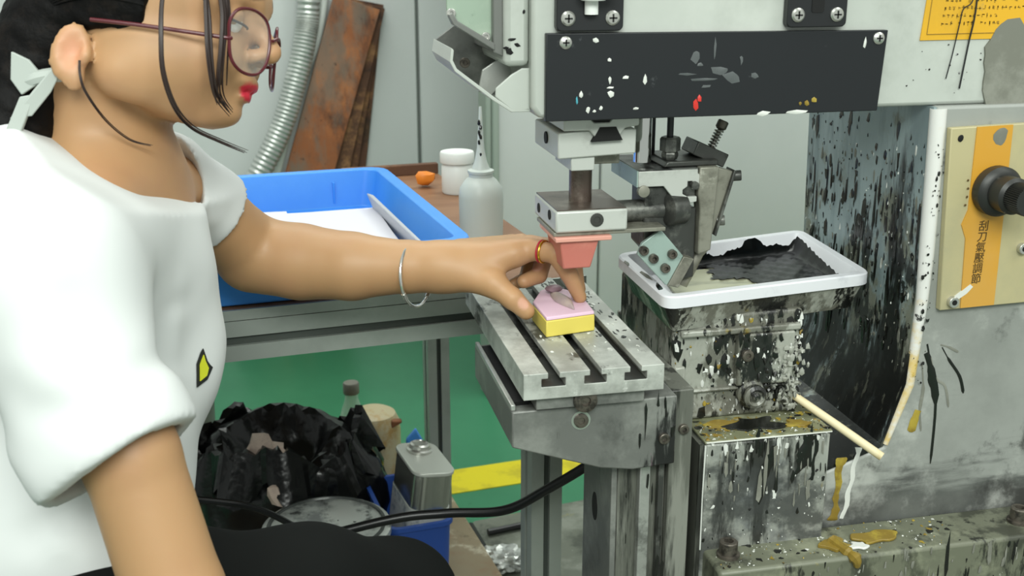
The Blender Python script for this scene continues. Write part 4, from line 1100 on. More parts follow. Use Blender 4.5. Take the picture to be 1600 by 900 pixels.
spatter('ochre_spatter', fl, 'drip_yellow', 50, ftop, (.0005, .003), 'z', 20, (.5, 1.6))
spatter('ink_spatter', fl, 'drip_black', 70, ftop, (.0005, .004), 'z', 21, (.5, 1.6))
spatter('ink_runs', fl, 'drip_black', 30, lambda r_: (r_.uniform(.43, .90), .9545, r_.uniform(.49, .535)), (.0008, .003), 'y', 22, (2, 9))
spatter('pale_runs', fl, 'smudge', 40, lambda r_: (r_.uniform(.43, .80), .9543, r_.uniform(.50, .535)), (.0008, .0025), 'y', 23, (2, 8))
spatter('ink_runs', br, 'drip_black', 7, lambda r_: (r_.uniform(.340, .377), .9745, r_.uniform(.675, .722)), (.0008, .0028), 'y', 24, (3, 10))
spatter('ink_runs', sc_, 'drip_black', 10, lambda r_: (r_.uniform(.330, .40), .9895, r_.uniform(.52, .64)), (.0006, .0018), 'y', 25, (6, 18))
# ---- frame under the machine (below the picture)
mf = thing('machine_stand', (.70, 1.12, 0), 'steel stand carrying the pad printing machine below the base casting', 'stand')
bm = NB(); box(bm, .42, 1.12, .96, 1.30, .372, .3995)
obj('stand_top', bm, M['dark_steel'], mf, bevel=.002)
for x in (.445, 1.09):
    for y in (.99, 1.27):
        bm = NB(); box(bm, x - .02, x + .02, y - .02, y + .02, 0.004, .372)
        obj('leg', bm, M['alu'], mf, bevel=.002)
# ================================================================== ink tray
it = thing('ink_tray', (.508, 1.14, .7785), 'white rimmed ink tray with black ink, set on the inky casting', 'tray')
Q = [(.382, 1.030), (.628, 1.068), (.640, 1.262), (.384, 1.203)]
QC = Vector((sum(p[0] for p in Q) / 4, sum(p[1] for p in Q) / 4, 0))
def quad_ring(bm, s, z, rad=.018, n=5):
    """rounded quadrilateral inset by s metres"""
    out = []
    for i in range(4):
        p = Vector((*Q[i], 0)); a = Vector((*Q[i - 1], 0)); b = Vector((*Q[(i + 1) % 4], 0))
        da = (a - p).normalized(); db = (b - p).normalized()
        k = 1 / math.sin(math.acos(max(-1, min(1, da.dot(db)))))
        c = p + (da + db) * s * k
        r_ = max(rad - s, .005)
        for j in range(n + 1):
            t = j / n
            q0 = c + da * r_; q1 = c + db * r_
            q = q0 * (1 - t) ** 2 + c * 2 * t * (1 - t) + q1 * t * t
            out.append(bm.verts.new((q.x, q.y, z)))
    return out
bm = NB()
R_ = [quad_ring(bm, .012, .7800), quad_ring(bm, .006, .7945), quad_ring(bm, .0, .795), quad_ring(bm, .0, .806), quad_ring(bm, .0015, .8075), quad_ring(bm, .0105, .8075), quad_ring(bm, .012, .806), quad_ring(bm, .020, .784)]
for a, b in zip(R_, R_[1:]):
    for i in range(len(a)): bm.faces.new((a[i], a[(i + 1) % len(a)], b[(i + 1) % len(a)], b[i]))
bm.faces.new(R_[0][::-1]); bm.faces.new(R_[-1])
bmesh.ops.recalc_face_normals(bm, faces=bm.faces)
obj('tray_rim', bm, M['white_rim'], it)
bm = NB()
R_ = [quad_ring(bm, .0135, .7755), quad_ring(bm, .008, .7778)]
prev = None
bm.free()
bm = NB()
R_ = [quad_ring(bm, .016, .7655), quad_ring(bm, .004, .7942), quad_ring(bm, .0055, .7942), quad_ring(bm, .011, .7798)]
for a, b in zip(R_, R_[1:]):
    for i in range(len(a)): bm.faces.new((a[i], a[(i + 1) % len(a)], b[(i + 1) % len(a)], b[i]))
bm.faces.new(R_[0][::-1]); bm.faces.new(R_[-1])
bmesh.ops.recalc_face_normals(bm, faces=bm.faces)
obj('tray_shell', bm, M['inky'], it)
bm = NB(); prism(bm, [(.415, 1.060), (.55, 1.083), (.552, 1.20), (.43, 1.178)], .7842, .7872, 'z')
obj('cliche_plate', bm, M['cliche'], it, bevel=.0008)
# ink film: pool on the right, climbing the back and right walls
bm = NB()
nx, ny = 36, 26
def quad_pt(u, v):
    a = Vector(Q[0]).lerp(Vector(Q[1]), u); b = Vector(Q[3]).lerp(Vector(Q[2]), u)
    return a.lerp(b, v)
grid = {}
for i in range(nx + 1):
    for j in range(ny + 1):
        u = .30 + .648 * i / nx; v = .095 + .838 * j / ny
        p = quad_pt(u, v)
        h = .7888
        du = max(0, (u - .905) / .043); dv = max(0, (v - .875) / .058)
        lim = .0178 * (.80 + .22 * math.sin(u * 19 + 1) + .10 * math.sin(u * 47))
        h += max(lim * min(1, dv) ** 1.2, .0165 * (.30 + .70 * v) * min(1, du) ** 1.2)
        h += .0007 * math.sin(u * 60) * math.sin(v * 48) + .0006 * math.sin(u * 140 + v * 90)
        grid[i, j] = bm.verts.new((p.x, p.y, h))
for i in range(nx):
    for j in range(ny):
        u = .30 + .648 * (i + .5) / nx; v = .095 + .838 * (j + .5) / ny
        edge = .68 - .42 * v + .05 * math.sin(v * 19) + .03 * math.sin(v * 43)
        if u > edge: bm.faces.new((grid[i, j], grid[i + 1, j], grid[i + 1, j + 1], grid[i, j + 1]))
bmesh.ops.delete(bm, geom=[v for v in bm.verts if not v.link_faces], context='VERTS')
obj('ink_pool', bm, M['ink'], it, smooth=60)
for sgn, (u0, v0, r_) in enumerate(((.045, .20, (.018, .012)), (.04, .46, (.012, .018)), (.02, .75, (.010, .010)))):
    p = quad_pt(u0, v0)
    bm = NB(); blob(bm, (p.x - .004, p.y, .8068), (r_[0] * .28, r_[1], .0016), sgn, .5, 1)
    obj('ink_smear', bm, M['smudge'] if sgn else M['ink'], it)
# ---- wooden stick
bm = NB(); tube(bm, [(.536, 1.052, .684), (.575, 1.018, .6575), (.611, .987, .6325)], [.0042, .0045, .0046], 10)
tag(obj('wooden_stick', bm, M['wood_stick'], smooth=40), 'pale wooden stirring stick lying over the corner of the inky base', 'stick')
# ---- the fixture block on the table and the piece in it
fb = thing('fixture_block', (.29, 1.09, .7665), 'pink and yellow resin fixture block held in her fingers on the slotted table', 'block')
outline = [(.2668, 1.0545), (.3205, 1.0650), (.3225, 1.125), (.311, 1.148), (.297, 1.158), (.283, 1.148), (.2655, 1.110)]
def shrink(o, k):
    cx = sum(p[0] for p in o) / len(o); cy = sum(p[1] for p in o) / len(o)
    return [(cx + (x - cx) * k, cy + (y - cy) * k) for x, y in o]
def taper_block(z0, z1, k0, k1):
    bm = NB(); a = shrink(outline, k0); b = shrink(outline, k1)
    A = [bm.verts.new((*p, z0)) for p in a]; B = [bm.verts.new((*p, z1)) for p in b]
    bm.faces.new(A[::-1]); bm.faces.new(B)
    for i in range(len(A)): bm.faces.new((A[i], A[(i + 1) % len(A)], B[(i + 1) % len(A)], B[i]))
    bmesh.ops.recalc_face_normals(bm, faces=bm.faces); return bm
obj('yellow_layer', taper_block(.7664, .7835, 1.0, .985), M['foam_yellow'], fb, bevel=.0012)
obj('pink_layer', taper_block(.7836, .7872, .985, .965), M['foam_pink'], fb, bevel=.001)
pc_ = thing('moulded_piece', (.293, 1.11, .7873), 'small greige moulded piece lying on top of the pink fixture', 'part')
bm = NB()
vv = bmesh.ops.create_icosphere(bm, subdivisions=3, radius=1)['verts']
for v in vv:
    t = v.co.y
    wdt = .0085 * (1 - .75 * max(0, -t) ** 1.3) * (1 - .15 * max(0, t))
    v.co = Vector((.297 + v.co.x * wdt + .004 * t * 0, 1.104 + t * .031, .7874 + max(0, v.co.z) * .0055))
    v.co.x += (v.co.y - 1.104) * -.12
obj('piece_body', bm, M['blank'], pc_)
bm = NB(); blob(bm, (.2945, 1.134, .7925), (.0085, .0085, .004), 3, .25, 2)
obj('piece_bump', bm, M['blank_head'], pc_)
# ================================================================== the seated woman: distance fields meshed with surface nets
class Field:
    """signed distance samples on a rectilinear grid, edited a primitive at a time"""
    def __init__(s, xs, ys, zs):
        s.ax = [np.asarray(a, np.float32) for a in (xs, ys, zs)]
        s.f = np.full([len(a) for a in s.ax], 1.0, np.float32)
    def cut(s, lo, hi):
        sl = []
        for a, l, h in zip(s.ax, lo, hi):
            i0 = max(int(np.searchsorted(a, l)) - 1, 0); i1 = min(int(np.searchsorted(a, h)) + 1, len(a))
            if i1 <= i0: return None
            sl.append(slice(i0, i1))
        return tuple(sl)
    def grid(s, sl):
        return (s.ax[0][sl[0]][:, None, None], s.ax[1][sl[1]][None, :, None], s.ax[2][sl[2]][None, None, :])
    def apply(s, sl, d, k, op):
        f = s.f[sl]
        if op == 'sub': f = -f
        h = np.clip(0.5 + 0.5 * (f - d) / max(k, 1e-6), 0, 1)
        r = f + (d - f) * h - k * h * (1 - h)
        s.f[sl] = -r if op == 'sub' else r
    def rc(s, a, b, ra, rb, k=0.01, op='add'):
        a = np.array(a, np.float32); b = np.array(b, np.float32)
        m = max(ra, rb) + k + 0.015
        sl = s.cut(np.minimum(a, b) - m, np.maximum(a, b) + m)
        if sl is None: return
        X, Y, Z = s.grid(sl)
        ab = b - a; L2 = float(ab @ ab)
        t = np.clip(((X - a[0]) * ab[0] + (Y - a[1]) * ab[1] + (Z - a[2]) * ab[2]) / L2, 0, 1)
        d = np.sqrt((X - a[0] - ab[0] * t) ** 2 + (Y - a[1] - ab[1] * t) ** 2 + (Z - a[2] - ab[2] * t) ** 2) - (ra + (rb - ra) * t)
        s.apply(sl, d, k, op)
    def ell(s, c, ax, r, k=0.01, op='add'):
        """ellipsoid: centre, three unit axes, radii"""
        c = np.array(c, np.float32); m = max(r) + k + 0.015
        sl = s.cut(c - m, c + m)
        if sl is None: return
        X, Y, Z = s.grid(sl)
        X = X - c[0]; Y = Y - c[1]; Z = Z - c[2]
        q0 = 0; q1 = 0
        for a, rr in zip(ax, r):
            t = X * a[0] + Y * a[1] + Z * a[2]
            q0 = q0 + (t / rr) ** 2; q1 = q1 + (t / (rr * rr)) ** 2
        k0 = np.sqrt(q0); k1 = np.sqrt(q1)
        s.apply(sl, k0 * (k0 - 1) / np.maximum(k1, 1e-5), k, op)
    def plane(s, p, n, box=None):
        """keep the side away from n (optionally only inside a box lo, hi)"""
        sl = s.cut(*box) if box else tuple(slice(0, len(a)) for a in s.ax)
        X, Y, Z = s.grid(sl)
        d = (X - p[0]) * n[0] + (Y - p[1]) * n[1] + (Z - p[2]) * n[2]
        s.f[sl] = np.maximum(s.f[sl], d)
    def mesh(s, name, relax=1):
        f = s.f
        ins = f < 0
        n = np.zeros([t - 1 for t in f.shape], np.uint8)
        for dx in (0, 1):
            for dy in (0, 1):
                for dz in (0, 1):
                    n += ins[dx:dx + n.shape[0], dy:dy + n.shape[1], dz:dz + n.shape[2]]
        act = np.argwhere((n > 0) & (n < 8))
        idx = np.full(n.shape, -1, np.int32)
        idx[tuple(act.T)] = np.arange(len(act))
        cor = [(i & 1, (i >> 1) & 1, (i >> 2) & 1) for i in range(8)]
        val = np.stack([f[act[:, 0] + c[0], act[:, 1] + c[1], act[:, 2] + c[2]] for c in cor], 1)
        P = np.zeros((len(act), 3)); cnt = np.zeros(len(act))
        for i in range(8):
            for b in range(3):
                if cor[i][b]: continue
                j = i | (1 << b)
                va, vb = val[:, i], val[:, j]
                m = (va < 0) != (vb < 0)
                t = np.where(m, va / np.where(va == vb, 1, va - vb), 0)
                for q in range(3):
                    P[:, q] += np.where(m, cor[i][q] + (t if q == b else 0), 0)
                cnt += m
        P /= cnt[:, None]
        V = np.empty((len(act), 3), np.float32)
        for q in range(3):
            a = s.ax[q]
            V[:, q] = a[act[:, q]] + P[:, q] * (a[act[:, q] + 1] - a[act[:, q]])
        quads = []
        for b in range(3):
            o = [c for c in range(3) if c != b]
            A = [slice(None)] * 3; B = [slice(None)] * 3
            A[b] = slice(0, -1); B[b] = slice(1, None)
            ch = ins[tuple(A)] != ins[tuple(B)]
            e = np.argwhere(ch)
            e = e[(e[:, o[0]] > 0) & (e[:, o[1]] > 0) & (e[:, o[0]] < n.shape[o[0]]) & (e[:, o[1]] < n.shape[o[1]])]
            q = []
            for d0, d1 in ((1, 1), (0, 1), (0, 0), (1, 0)):
                c = e.copy(); c[:, o[0]] -= d0; c[:, o[1]] -= d1
                q.append(idx[tuple(c.T)])
            q = np.stack(q, 1)
            flip = ins[tuple(e.T)] ^ (b == 1)
            q[~flip] = q[~flip][:, ::-1]
            quads.append(q)
        Q = np.concatenate(quads)
        Q = Q[(Q >= 0).all(1)]
        for _ in range(relax):                       # light smoothing
            acc = np.zeros((len(V), 3)); w_ = np.zeros(len(V))
            for a_, b_ in ((0, 1), (1, 2), (2, 3), (3, 0)):
                for i_, j_ in ((a_, b_), (b_, a_)):
                    for q in range(3): acc[:, q] += np.bincount(Q[:, i_], V[Q[:, j_], q], len(V))
                    w_ += np.bincount(Q[:, i_], minlength=len(V))
            V = (V * .5 + .5 * acc / np.maximum(w_, 1)[:, None]).astype(np.float32)
        me = bpy.data.meshes.new(name)
        me.vertices.add(len(V)); me.vertices.foreach_set('co', V.ravel())
        me.loops.add(Q.size); me.loops.foreach_set('vertex_index', Q.ravel().astype(np.int32))
        me.polygons.add(len(Q)); me.polygons.foreach_set('loop_start', np.arange(0, Q.size, 4, dtype=np.int32))
        me.update(calc_edges=True)
        me.validate()
        return me, V
def axis(*spans):
    """piecewise even samples: (start, end, step) joined"""
    out = []
    for a, b, st in spans: out += list(np.arange(a, b, st))
    return np.array(out)
HX = .90
def H(x, y, z): return HO + HF * (x * HX / 100) + HS * (y / 100) + HU * (z / 100)
HAX = None
HO=Vector((-0.1032,1.0545,1.0439)); HF=Vector((0.9554,-0.2940,-0.0296)); HS=Vector((-0.2727,-0.9159,0.2945)); HU=Vector((0.1137,0.2733,0.9552))
BODY=[
 ((-0.1414,1.0644,1.0310),(-0.1333,1.0752,0.9515),0.0530,0.0580,0.0300),
 ((-0.1333,1.0752,0.9515),(-0.1199,1.0865,0.9112),0.0560,0.0560,0.0200),
 ((-0.1341,1.0715,0.9388),(-0.1579,0.8911,0.9101),0.0530,0.0420,0.0300),
 ((-0.1341,1.0715,0.9388),(-0.0837,1.1540,0.9128),0.0500,0.0320,0.0200),
 ((-0.1650,1.0484,0.8605),(-0.1867,0.9490,0.6298),0.0760,0.0740,0.0200),
 ((-0.1578,0.8749,0.9097),(-0.1064,0.8091,0.7867),0.0460,0.0350,0.0200),
 ((-0.1064,0.8091,0.7867),(-0.0817,0.7827,0.6852),0.0350,0.0360,0.0060),
 ((-0.0817,0.7827,0.6852),(-0.0711,0.7780,0.6432),0.0360,0.0350,0.0060),
 ((-0.0711,0.7780,0.6432),(-0.0068,0.8112,0.5550),0.0360,0.0260,0.0200),
 ((-0.0837,1.1540,0.9128),(-0.0482,1.1970,0.8699),0.0320,0.0350,0.0080),
 ((-0.0482,1.1970,0.8699),(-0.0166,1.2250,0.8278),0.0360,0.0400,0.0080),
 ((-0.0148,1.2254,0.8233),(0.0342,1.2055,0.8180),0.0410,0.0400,0.0060),
 ((0.0342,1.2055,0.8180),(0.0862,1.1778,0.8175),0.0400,0.0355,0.0060),
 ((0.0862,1.1778,0.8175),(0.1443,1.1550,0.8196),0.0355,0.0270,0.0060),
 ((0.1443,1.1550,0.8196),(0.1795,1.1425,0.8216),0.0270,0.0250,0.0060),
]
PALM=[
 ((0.1762,1.1429,0.8203),(0.2057,1.1375,0.8242),0.0240,0.0210,0.0150),
 ((0.1982,1.1445,0.8241),(0.2648,1.1240,0.8395),0.0190,0.0125,0.0100),
 ((0.2000,1.1548,0.8240),(0.2708,1.1435,0.8375),0.0190,0.0120,0.0100),
 ((0.2018,1.1651,0.8239),(0.2667,1.1650,0.8350),0.0180,0.0110,0.0100),
 ((0.2026,1.1698,0.8225),(0.2598,1.1816,0.8318),0.0160,0.0100,0.0100),
 ((0.1894,1.1336,0.8173),(0.2238,1.1097,0.8096),0.0175,0.0145,0.0120),
 ((0.2080,1.1315,0.8236),(0.2466,1.1215,0.8357),0.0150,0.0125,0.0120),
 ((0.2238,1.1097,0.8096),(0.2409,1.0956,0.7969),0.0130,0.0112,0.0060),
 ((0.2409,1.0956,0.7969),(0.2545,1.0907,0.7838),0.0112,0.0092,0.0030),
]
INDEX=[
 ((0.2657,1.1218,0.8400),(0.2876,1.1010,0.8401),0.0112,0.0102,0.0030),
 ((0.2876,1.1010,0.8401),(0.3005,1.0972,0.8200),0.0102,0.0095,0.0020),
 ((0.3005,1.0972,0.8200),(0.3139,1.0995,0.7922),0.0095,0.0072,0.0020),
]
MIDDLE=[
 ((0.2708,1.1437,0.8382),(0.3028,1.1329,0.8364),0.0110,0.0100,0.0030),
 ((0.3028,1.1329,0.8364),(0.3140,1.1240,0.8157),0.0100,0.0090,0.0020),
 ((0.3140,1.1240,0.8157),(0.3184,1.1185,0.7945),0.0090,0.0070,0.0020),
]
RINGF=[
 ((0.2667,1.1650,0.8350),(0.2914,1.1590,0.8230),0.0100,0.0095,0.0030),
 ((0.2914,1.1590,0.8230),(0.2811,1.1449,0.8048),0.0095,0.0090,0.0020),
 ((0.2811,1.1449,0.8048),(0.2618,1.1344,0.8020),0.0090,0.0075,0.0020),
]
PINKY=[
 ((0.2597,1.1814,0.8312),(0.2810,1.1803,0.8151),0.0090,0.0085,0.0030),
 ((0.2810,1.1803,0.8151),(0.2723,1.1672,0.7946),0.0085,0.0080,0.0020),
 ((0.2723,1.1672,0.7946),(0.2559,1.1574,0.7928),0.0080,0.0065,0.0020),
]
LAPHAND=[
 ((-0.0068,0.8112,0.5550),(0.0289,0.8271,0.5281),0.0240,0.0200,0.0120),
 ((0.0289,0.8197,0.5387),(0.0721,0.8350,0.5152),0.0120,0.0100,0.0050),
 ((0.0289,0.8271,0.5281),(0.0787,0.8495,0.4980),0.0120,0.0100,0.0050),
 ((0.0290,0.8345,0.5175),(0.0737,0.8576,0.4861),0.0110,0.0090,0.0050),
 ((0.0264,0.8427,0.5079),(0.0630,0.8673,0.4752),0.0100,0.0080,0.0050),
 ((0.0085,0.8086,0.5575),(0.0419,0.8108,0.5536),0.0130,0.0095,0.0060),
]
SHIRT=[
 ((-0.1566,1.0466,0.8605),(-0.1768,0.9414,0.6637),0.1060,0.0960,0.0400),
 ((-0.1281,1.0582,0.8493),(-0.1216,1.0359,0.7823),0.0660,0.0640,0.0300),
 ((-0.0891,1.0427,0.7929),(-0.0973,1.0158,0.7692),0.0400,0.0420,0.0300),
 ((-0.1449,1.0562,0.9337),(-0.1584,0.8814,0.9128),0.0650,0.0680,0.0500),
 ((-0.2072,1.0498,0.9380),(-0.1853,0.9759,0.8880),0.0800,0.0900,0.0500),
 ((-0.1365,1.0744,0.9295),(-0.0890,1.1591,0.9254),0.0600,0.0520,0.0400),
 ((-0.1652,0.8716,0.9111),(-0.1204,0.8138,0.7987),0.0640,0.0560,0.0300),
 ((-0.1204,0.8138,0.7987),(-0.1086,0.7996,0.7684),0.0560,0.0560,0.0300),
 ((-0.1206,1.0679,0.8855),(-0.1184,1.0659,0.8464),0.0550,0.0600,0.0300),
]
SHIRTFAR=[
 ((-0.0934,1.1596,0.9242),(-0.0641,1.1856,0.8907),0.0460,0.0435,0.0100),
 ((-0.0641,1.1856,0.8907),(-0.0384,1.2036,0.8637),0.0435,0.0460,0.0100),
]
HEM_NEAR=(Vector((-0.1188,0.8082,0.7817)),Vector((0.0400,-0.0396,-0.0677)))
HEM_FAR=(Vector((-0.0502,1.1942,0.8767)),Vector((0.0625,0.0456,-0.0671)))
NECKCUT=[
 ((-0.1103,1.1198,0.9218),(-0.1410,1.0910,1.0137),0.0540,0.0660,0.0030),
]
COLLAR=(Vector((-0.1270,0.9914,0.9617)),Vector((0.5356,0.0537,0.8428)))
HOLENEAR=[
 ((-0.1253,0.8209,0.8112),(-0.1086,0.7996,0.7684),0.0470,0.0500,0.0010),
 ((-0.1086,0.7996,0.7684),(-0.0947,0.7863,0.7219),0.0500,0.0500,0.0010),
]
HOLEFAR=[
 ((-0.0705,1.1735,0.8990),(-0.0454,1.2001,0.8649),0.0340,0.0375,0.0010),
 ((-0.0454,1.2001,0.8649),(-0.0122,1.2278,0.8225),0.0375,0.0390,0.0010),
]
PANTS=[
 ((-0.1867,0.9452,0.5489),(-0.1388,0.9211,0.5740),0.1050,0.0900,0.0600),
 ((-0.1388,0.9211,0.5740),(0.0152,0.9135,0.5896),0.0800,0.0600,0.0500),
 ((0.0152,0.9135,0.5896),(0.0985,0.9662,0.5427),0.0600,0.0550,0.0300),
 ((0.0985,0.9662,0.5427),(0.0588,1.0622,0.2052),0.0530,0.0400,0.0300),
 ((0.0588,1.0622,0.2052),(0.0332,1.1152,0.0141),0.0400,0.0340,0.0300),
 ((-0.1594,0.8460,0.5932),(-0.0215,0.7673,0.5753),0.0800,0.0620,0.0500),
 ((-0.0215,0.7673,0.5753),(0.0484,0.8164,0.5077),0.0620,0.0550,0.0300),
 ((0.0484,0.8164,0.5077),(0.0079,0.9360,0.1767),0.0530,0.0400,0.0300),
 ((0.0079,0.9360,0.1767),(-0.0190,0.9893,-0.0143),0.0400,0.0340,0.0300),
]
STR1=[(-0.0625,0.9683,1.1218),(-0.0676,0.9550,1.1031),(-0.0698,0.9439,1.0797),(-0.0705,0.9394,1.0509),(-0.0644,0.9433,1.0230),(-0.0528,0.9562,1.0040),(-0.0316,0.9685,0.9898),(-0.0124,0.9770,0.9791)]
STR2=[(-0.0365,0.9876,1.1161),(-0.0339,0.9741,1.0918),(-0.0340,0.9665,1.0674),(-0.0338,0.9640,1.0424),(-0.0311,0.9688,1.0253),(-0.0217,0.9780,1.0102)]
STR2B=[(-0.0256,0.9905,1.1159),(-0.0230,0.9770,1.0915),(-0.0251,0.9698,1.0669),(-0.0289,0.9681,1.0418),(-0.0292,0.9738,1.0256),(-0.0235,0.9794,1.0132)]
STR2C=[(-0.0196,0.9945,1.1157),(-0.0195,0.9852,1.0859),(-0.0232,0.9782,1.0611),(-0.0265,0.9763,1.0356)]
STR3=[(-0.1368,0.9832,1.0554),(-0.1366,0.9765,1.0445),(-0.1337,0.9770,1.0307),(-0.1229,0.9936,1.0059),(-0.1071,1.0058,0.9874),(-0.0901,1.0106,0.9806)]
STR4=[(-0.0363,0.9823,1.1163),(-0.0368,0.9726,1.0920),(-0.0376,0.9644,1.0651),(-0.0364,0.9638,1.0399),(-0.0330,0.9734,1.0216)]
NECKL=[(-0.1611,1.0149,0.9787),(-0.1149,1.0295,0.9380),(-0.0854,1.0522,0.9113),(-0.0811,1.0792,0.9151),(-0.0839,1.1117,0.9315)]
BANGLE=[(0.1442,1.1548,0.8190),(0.1795,1.1425,0.8216)]
WRISTP=[(0.1504,1.1511,0.8182)]
BANGN=Vector((0.8080,-0.5770,0.1190))
RINGP=[(0.2781,1.1116,0.8399),(0.2876,1.1010,0.8401)]
NAILT=[(0.2506,1.0827,0.7948),(0.2545,1.0907,0.7838)]
NAILR=[(0.2777,1.1430,0.8169)]
BOW=[(-0.1810,1.0131,1.0446)]
LOGO=[(-0.0528,0.9707,0.7934)]
FOLDS=[((-0.1341,0.8005,0.9111),(-0.0922,0.7535,0.8415),0.0060,0.0100),((-0.0905,0.9829,0.8745),(-0.0748,0.9391,0.8138),-0.0060,0.0120),((-0.1010,0.7615,0.8437),(-0.0734,0.9053,0.8095),0.0060,0.0080),((-0.0934,0.7861,0.8592),(-0.0663,0.9533,0.8309),0.0070,0.0100),((-0.1655,0.7787,0.7848),(-0.1217,0.7583,0.8188),-0.0060,0.0100),((-0.0762,1.1059,0.9015),(-0.0519,1.1378,0.8834),-0.0040,0.0050),((-0.0728,1.0893,0.9534),(-0.0463,1.1249,0.9147),0.0040,0.0070),((-0.0945,0.9464,0.8577),(-0.0552,0.9784,0.8507),0.0040,0.0080),((-0.1015,0.9100,0.8046),(-0.0540,0.9584,0.7875),-0.0040,0.0070),((-0.1773,0.8079,0.8699),(-0.1300,0.7635,0.8640),-0.0040,0.0120),((-0.1626,0.7738,0.8396),(-0.1136,0.7501,0.8496),0.0040,0.0090),((-0.1482,0.9619,0.9380),(-0.1123,0.9484,0.8858),-0.0040,0.0120),((-0.2039,0.8483,0.7062),(-0.1533,0.8628,0.7201),0.0060,0.0100),((-0.1954,0.8445,0.7344),(-0.1601,0.8554,0.6914),-0.0060,0.0100),((-0.1947,0.8118,0.8018),(-0.1606,0.7803,0.7933),-0.0050,0.0090)]
HAX = (HF, HS, HU)
woman = thing('person', (-0.13, 0.95, 0.0), 'woman in white T-shirt and glasses seated at the machine, holding the fixture block', 'person')
# ------------------------------------------------------------------ body: one continuous surface
F = Field(axis((-.36, .145, .0036), (.145, .345, .0018)), axis((.62, 1.05, .0034), (1.05, 1.27, .0021), (1.27, 1.36, .0035)), axis((.42, .76, .005), (.76, .87, .0021), (.87, 1.36, .0029)))
for P_ in (BODY, PALM, LAPHAND):
    for a, b, ra, rb, k in P_: F.rc(a, b, ra, rb, k)
def he(c, r, k=.01, op='add', ax=None): F.ell(H(*c), ax or HAX, [r[0] * HX / 100, r[1] / 100, r[2] / 100], k / 100, op)
def hr(a, b, ra, rb, k=1.0, op='add'): F.rc(H(*a), H(*b), ra / 100, rb / 100, k / 100, op)
he((2.2, 0, 6.3), (10.4, 7.2, 9.0), 1)
he((6.4, 0, 5.8), (6.3, 6.0, 5.2), 1)
for s in (1, -1):
    he((5.8, 3.0 * s, .4), (4.4, 3.0, 4.0), 1)
    hr((1.0, 4.9 * s, -1.6), (7.4, 1.2 * s, -3.9), 1.8, 1.2, 1.4)
    he((2.4, 4.4 * s, .2), (4.6, 2.4, 3.8), 1.2)
    he((9.2, 2.6 * s, .6), (2.3, 2.2, 2.2), 1)
    hr((11.1, 1.2 * s, 5.5), (9.4, 4.6 * s, 5.3), 1.3, 1.2, 1)
he((7.6, 0, -.5), (3.9, 3.5, 3.3), 1)
he((8.9, 0, -3.75), (1.9, 1.9, 1.3), 1)
he((5.2, 0, -2.3), (4.8, 4.2, 2.4), 1)
for s in (1, -1): he((12.0, 3.1 * s, 3.7), (1.2, 1.7, 1.05), .9, 'sub')
for s in (1, -1): he((10.3, 3.1 * s, 3.65), (1.35, 1.5, 1.25), .3)
hr((11.4, 0, 4.4), (13.5, 0, 1.7), .62, .80, .8)
he((13.2, 0, 1.2), (1.05, .9, .75), .5)
for s in (1, -1):
    he((12.2, 1.05 * s, .95), (.95, .62, .68), .4)
    he((12.6, .75 * s, .42), (.42, .30, .30), .15, 'sub')
he((11.3, 0, -1.2), (.95, 1.9, .7), .6)
he((11.55, 0, -1.62), (.55, 1.5, .40), .2)
he((11.1, 0, -2.42), (.62, 1.35, .48), .25)
he((11.9, 0, -2.02), (.8, 2.2, .10), .15, 'sub')
# ear on the side we see, and its twin
def tilt(s):
    a = (HF * .95 + HU * -.25 + HS * (-.30 * s)).normalized(); b = (HU * .96 + HF * .22).normalized(); b = (b - a * a.dot(b)).normalized()
    return (a, a.cross(b), b)
for s in (1, -1):
    A = tilt(s)
    he((-2.6, 7.0 * s, -.4), (1.75, .62, 2.5), .4, 'add', A)
    he((-2.1, 6.8 * s, -2.6), (.95, .55, 1.0), .6, 'add', A)
    he((-2.2, 7.65 * s, -.25), (1.05, .6, 1.6), .2, 'sub', A)
    he((-1.7, 7.5 * s, -.5), (.55, .8, .8), .2, 'sub', A)
    he((-1.1, 7.1 * s, -.7), (.55, .45, .75), .4, 'add', A)
# fingers stay apart from one another: each blends only with the palm
base_f = F.f
def finger(seq):
    global F
    lo = np.min([np.minimum(a, b) for a, b, *_ in seq], 0) - .03; hi = np.max([np.maximum(a, b) for a, b, *_ in seq], 0) + .03
    sl = F.cut(lo, hi)
    G = Field(F.ax[0][sl[0]], F.ax[1][sl[1]], F.ax[2][sl[2]])
    for a, b, ra, rb, k in seq: G.rc(a, b, ra, rb, k)
    return sl, G.f
parts_ = [finger(q) for q in (INDEX, MIDDLE, RINGF, PINKY)]
for sl, g in parts_:
    f = F.f[sl]; k = .003
    h = np.clip(.5 + .5 * (f - g) / k, 0, 1)
    F.f[sl] = f + (g - f) * h - k * h * (1 - h)
me, V = F.mesh('body', 2)
def near(c, r, soft):
    d = np.zeros(len(V))
    q = V - np.array(c, np.float32)
    return np.clip((r - np.sqrt((q * q).sum(1))) / soft, 0, 1)
def loc(V):
    q = V - np.array(HO, np.float32)
    return np.stack([q @ np.array(a, np.float32) for a in HAX], 1) * np.array([100 / HX, 100, 100])
LV = loc(V)
def att(name, val):
    a = me.attributes.new(name, 'FLOAT', 'POINT'); a.data.foreach_set('value', np.asarray(val, np.float32))
e_ = ((LV[:, 0] - 11.65) / 1.0) ** 2 + (LV[:, 1] / 2.0) ** 2 + ((LV[:, 2] + 1.98) / .92) ** 2
att('lip', np.clip((1.0 - e_) * 4, 0, 1))
att('nail', np.maximum(near(NAILT[0], .0075, .002), near(NAILR[0], .0085, .002)) * .9)
br_ = 0
for s in (1, -1):
    br_ = np.maximum(br_, np.clip(1 - (((LV[:, 2] - 5.9) / .55) ** 2 + ((LV[:, 1] - 3.4 * s) / 2.6) ** 2), 0, 1) * (LV[:, 0] > 8))
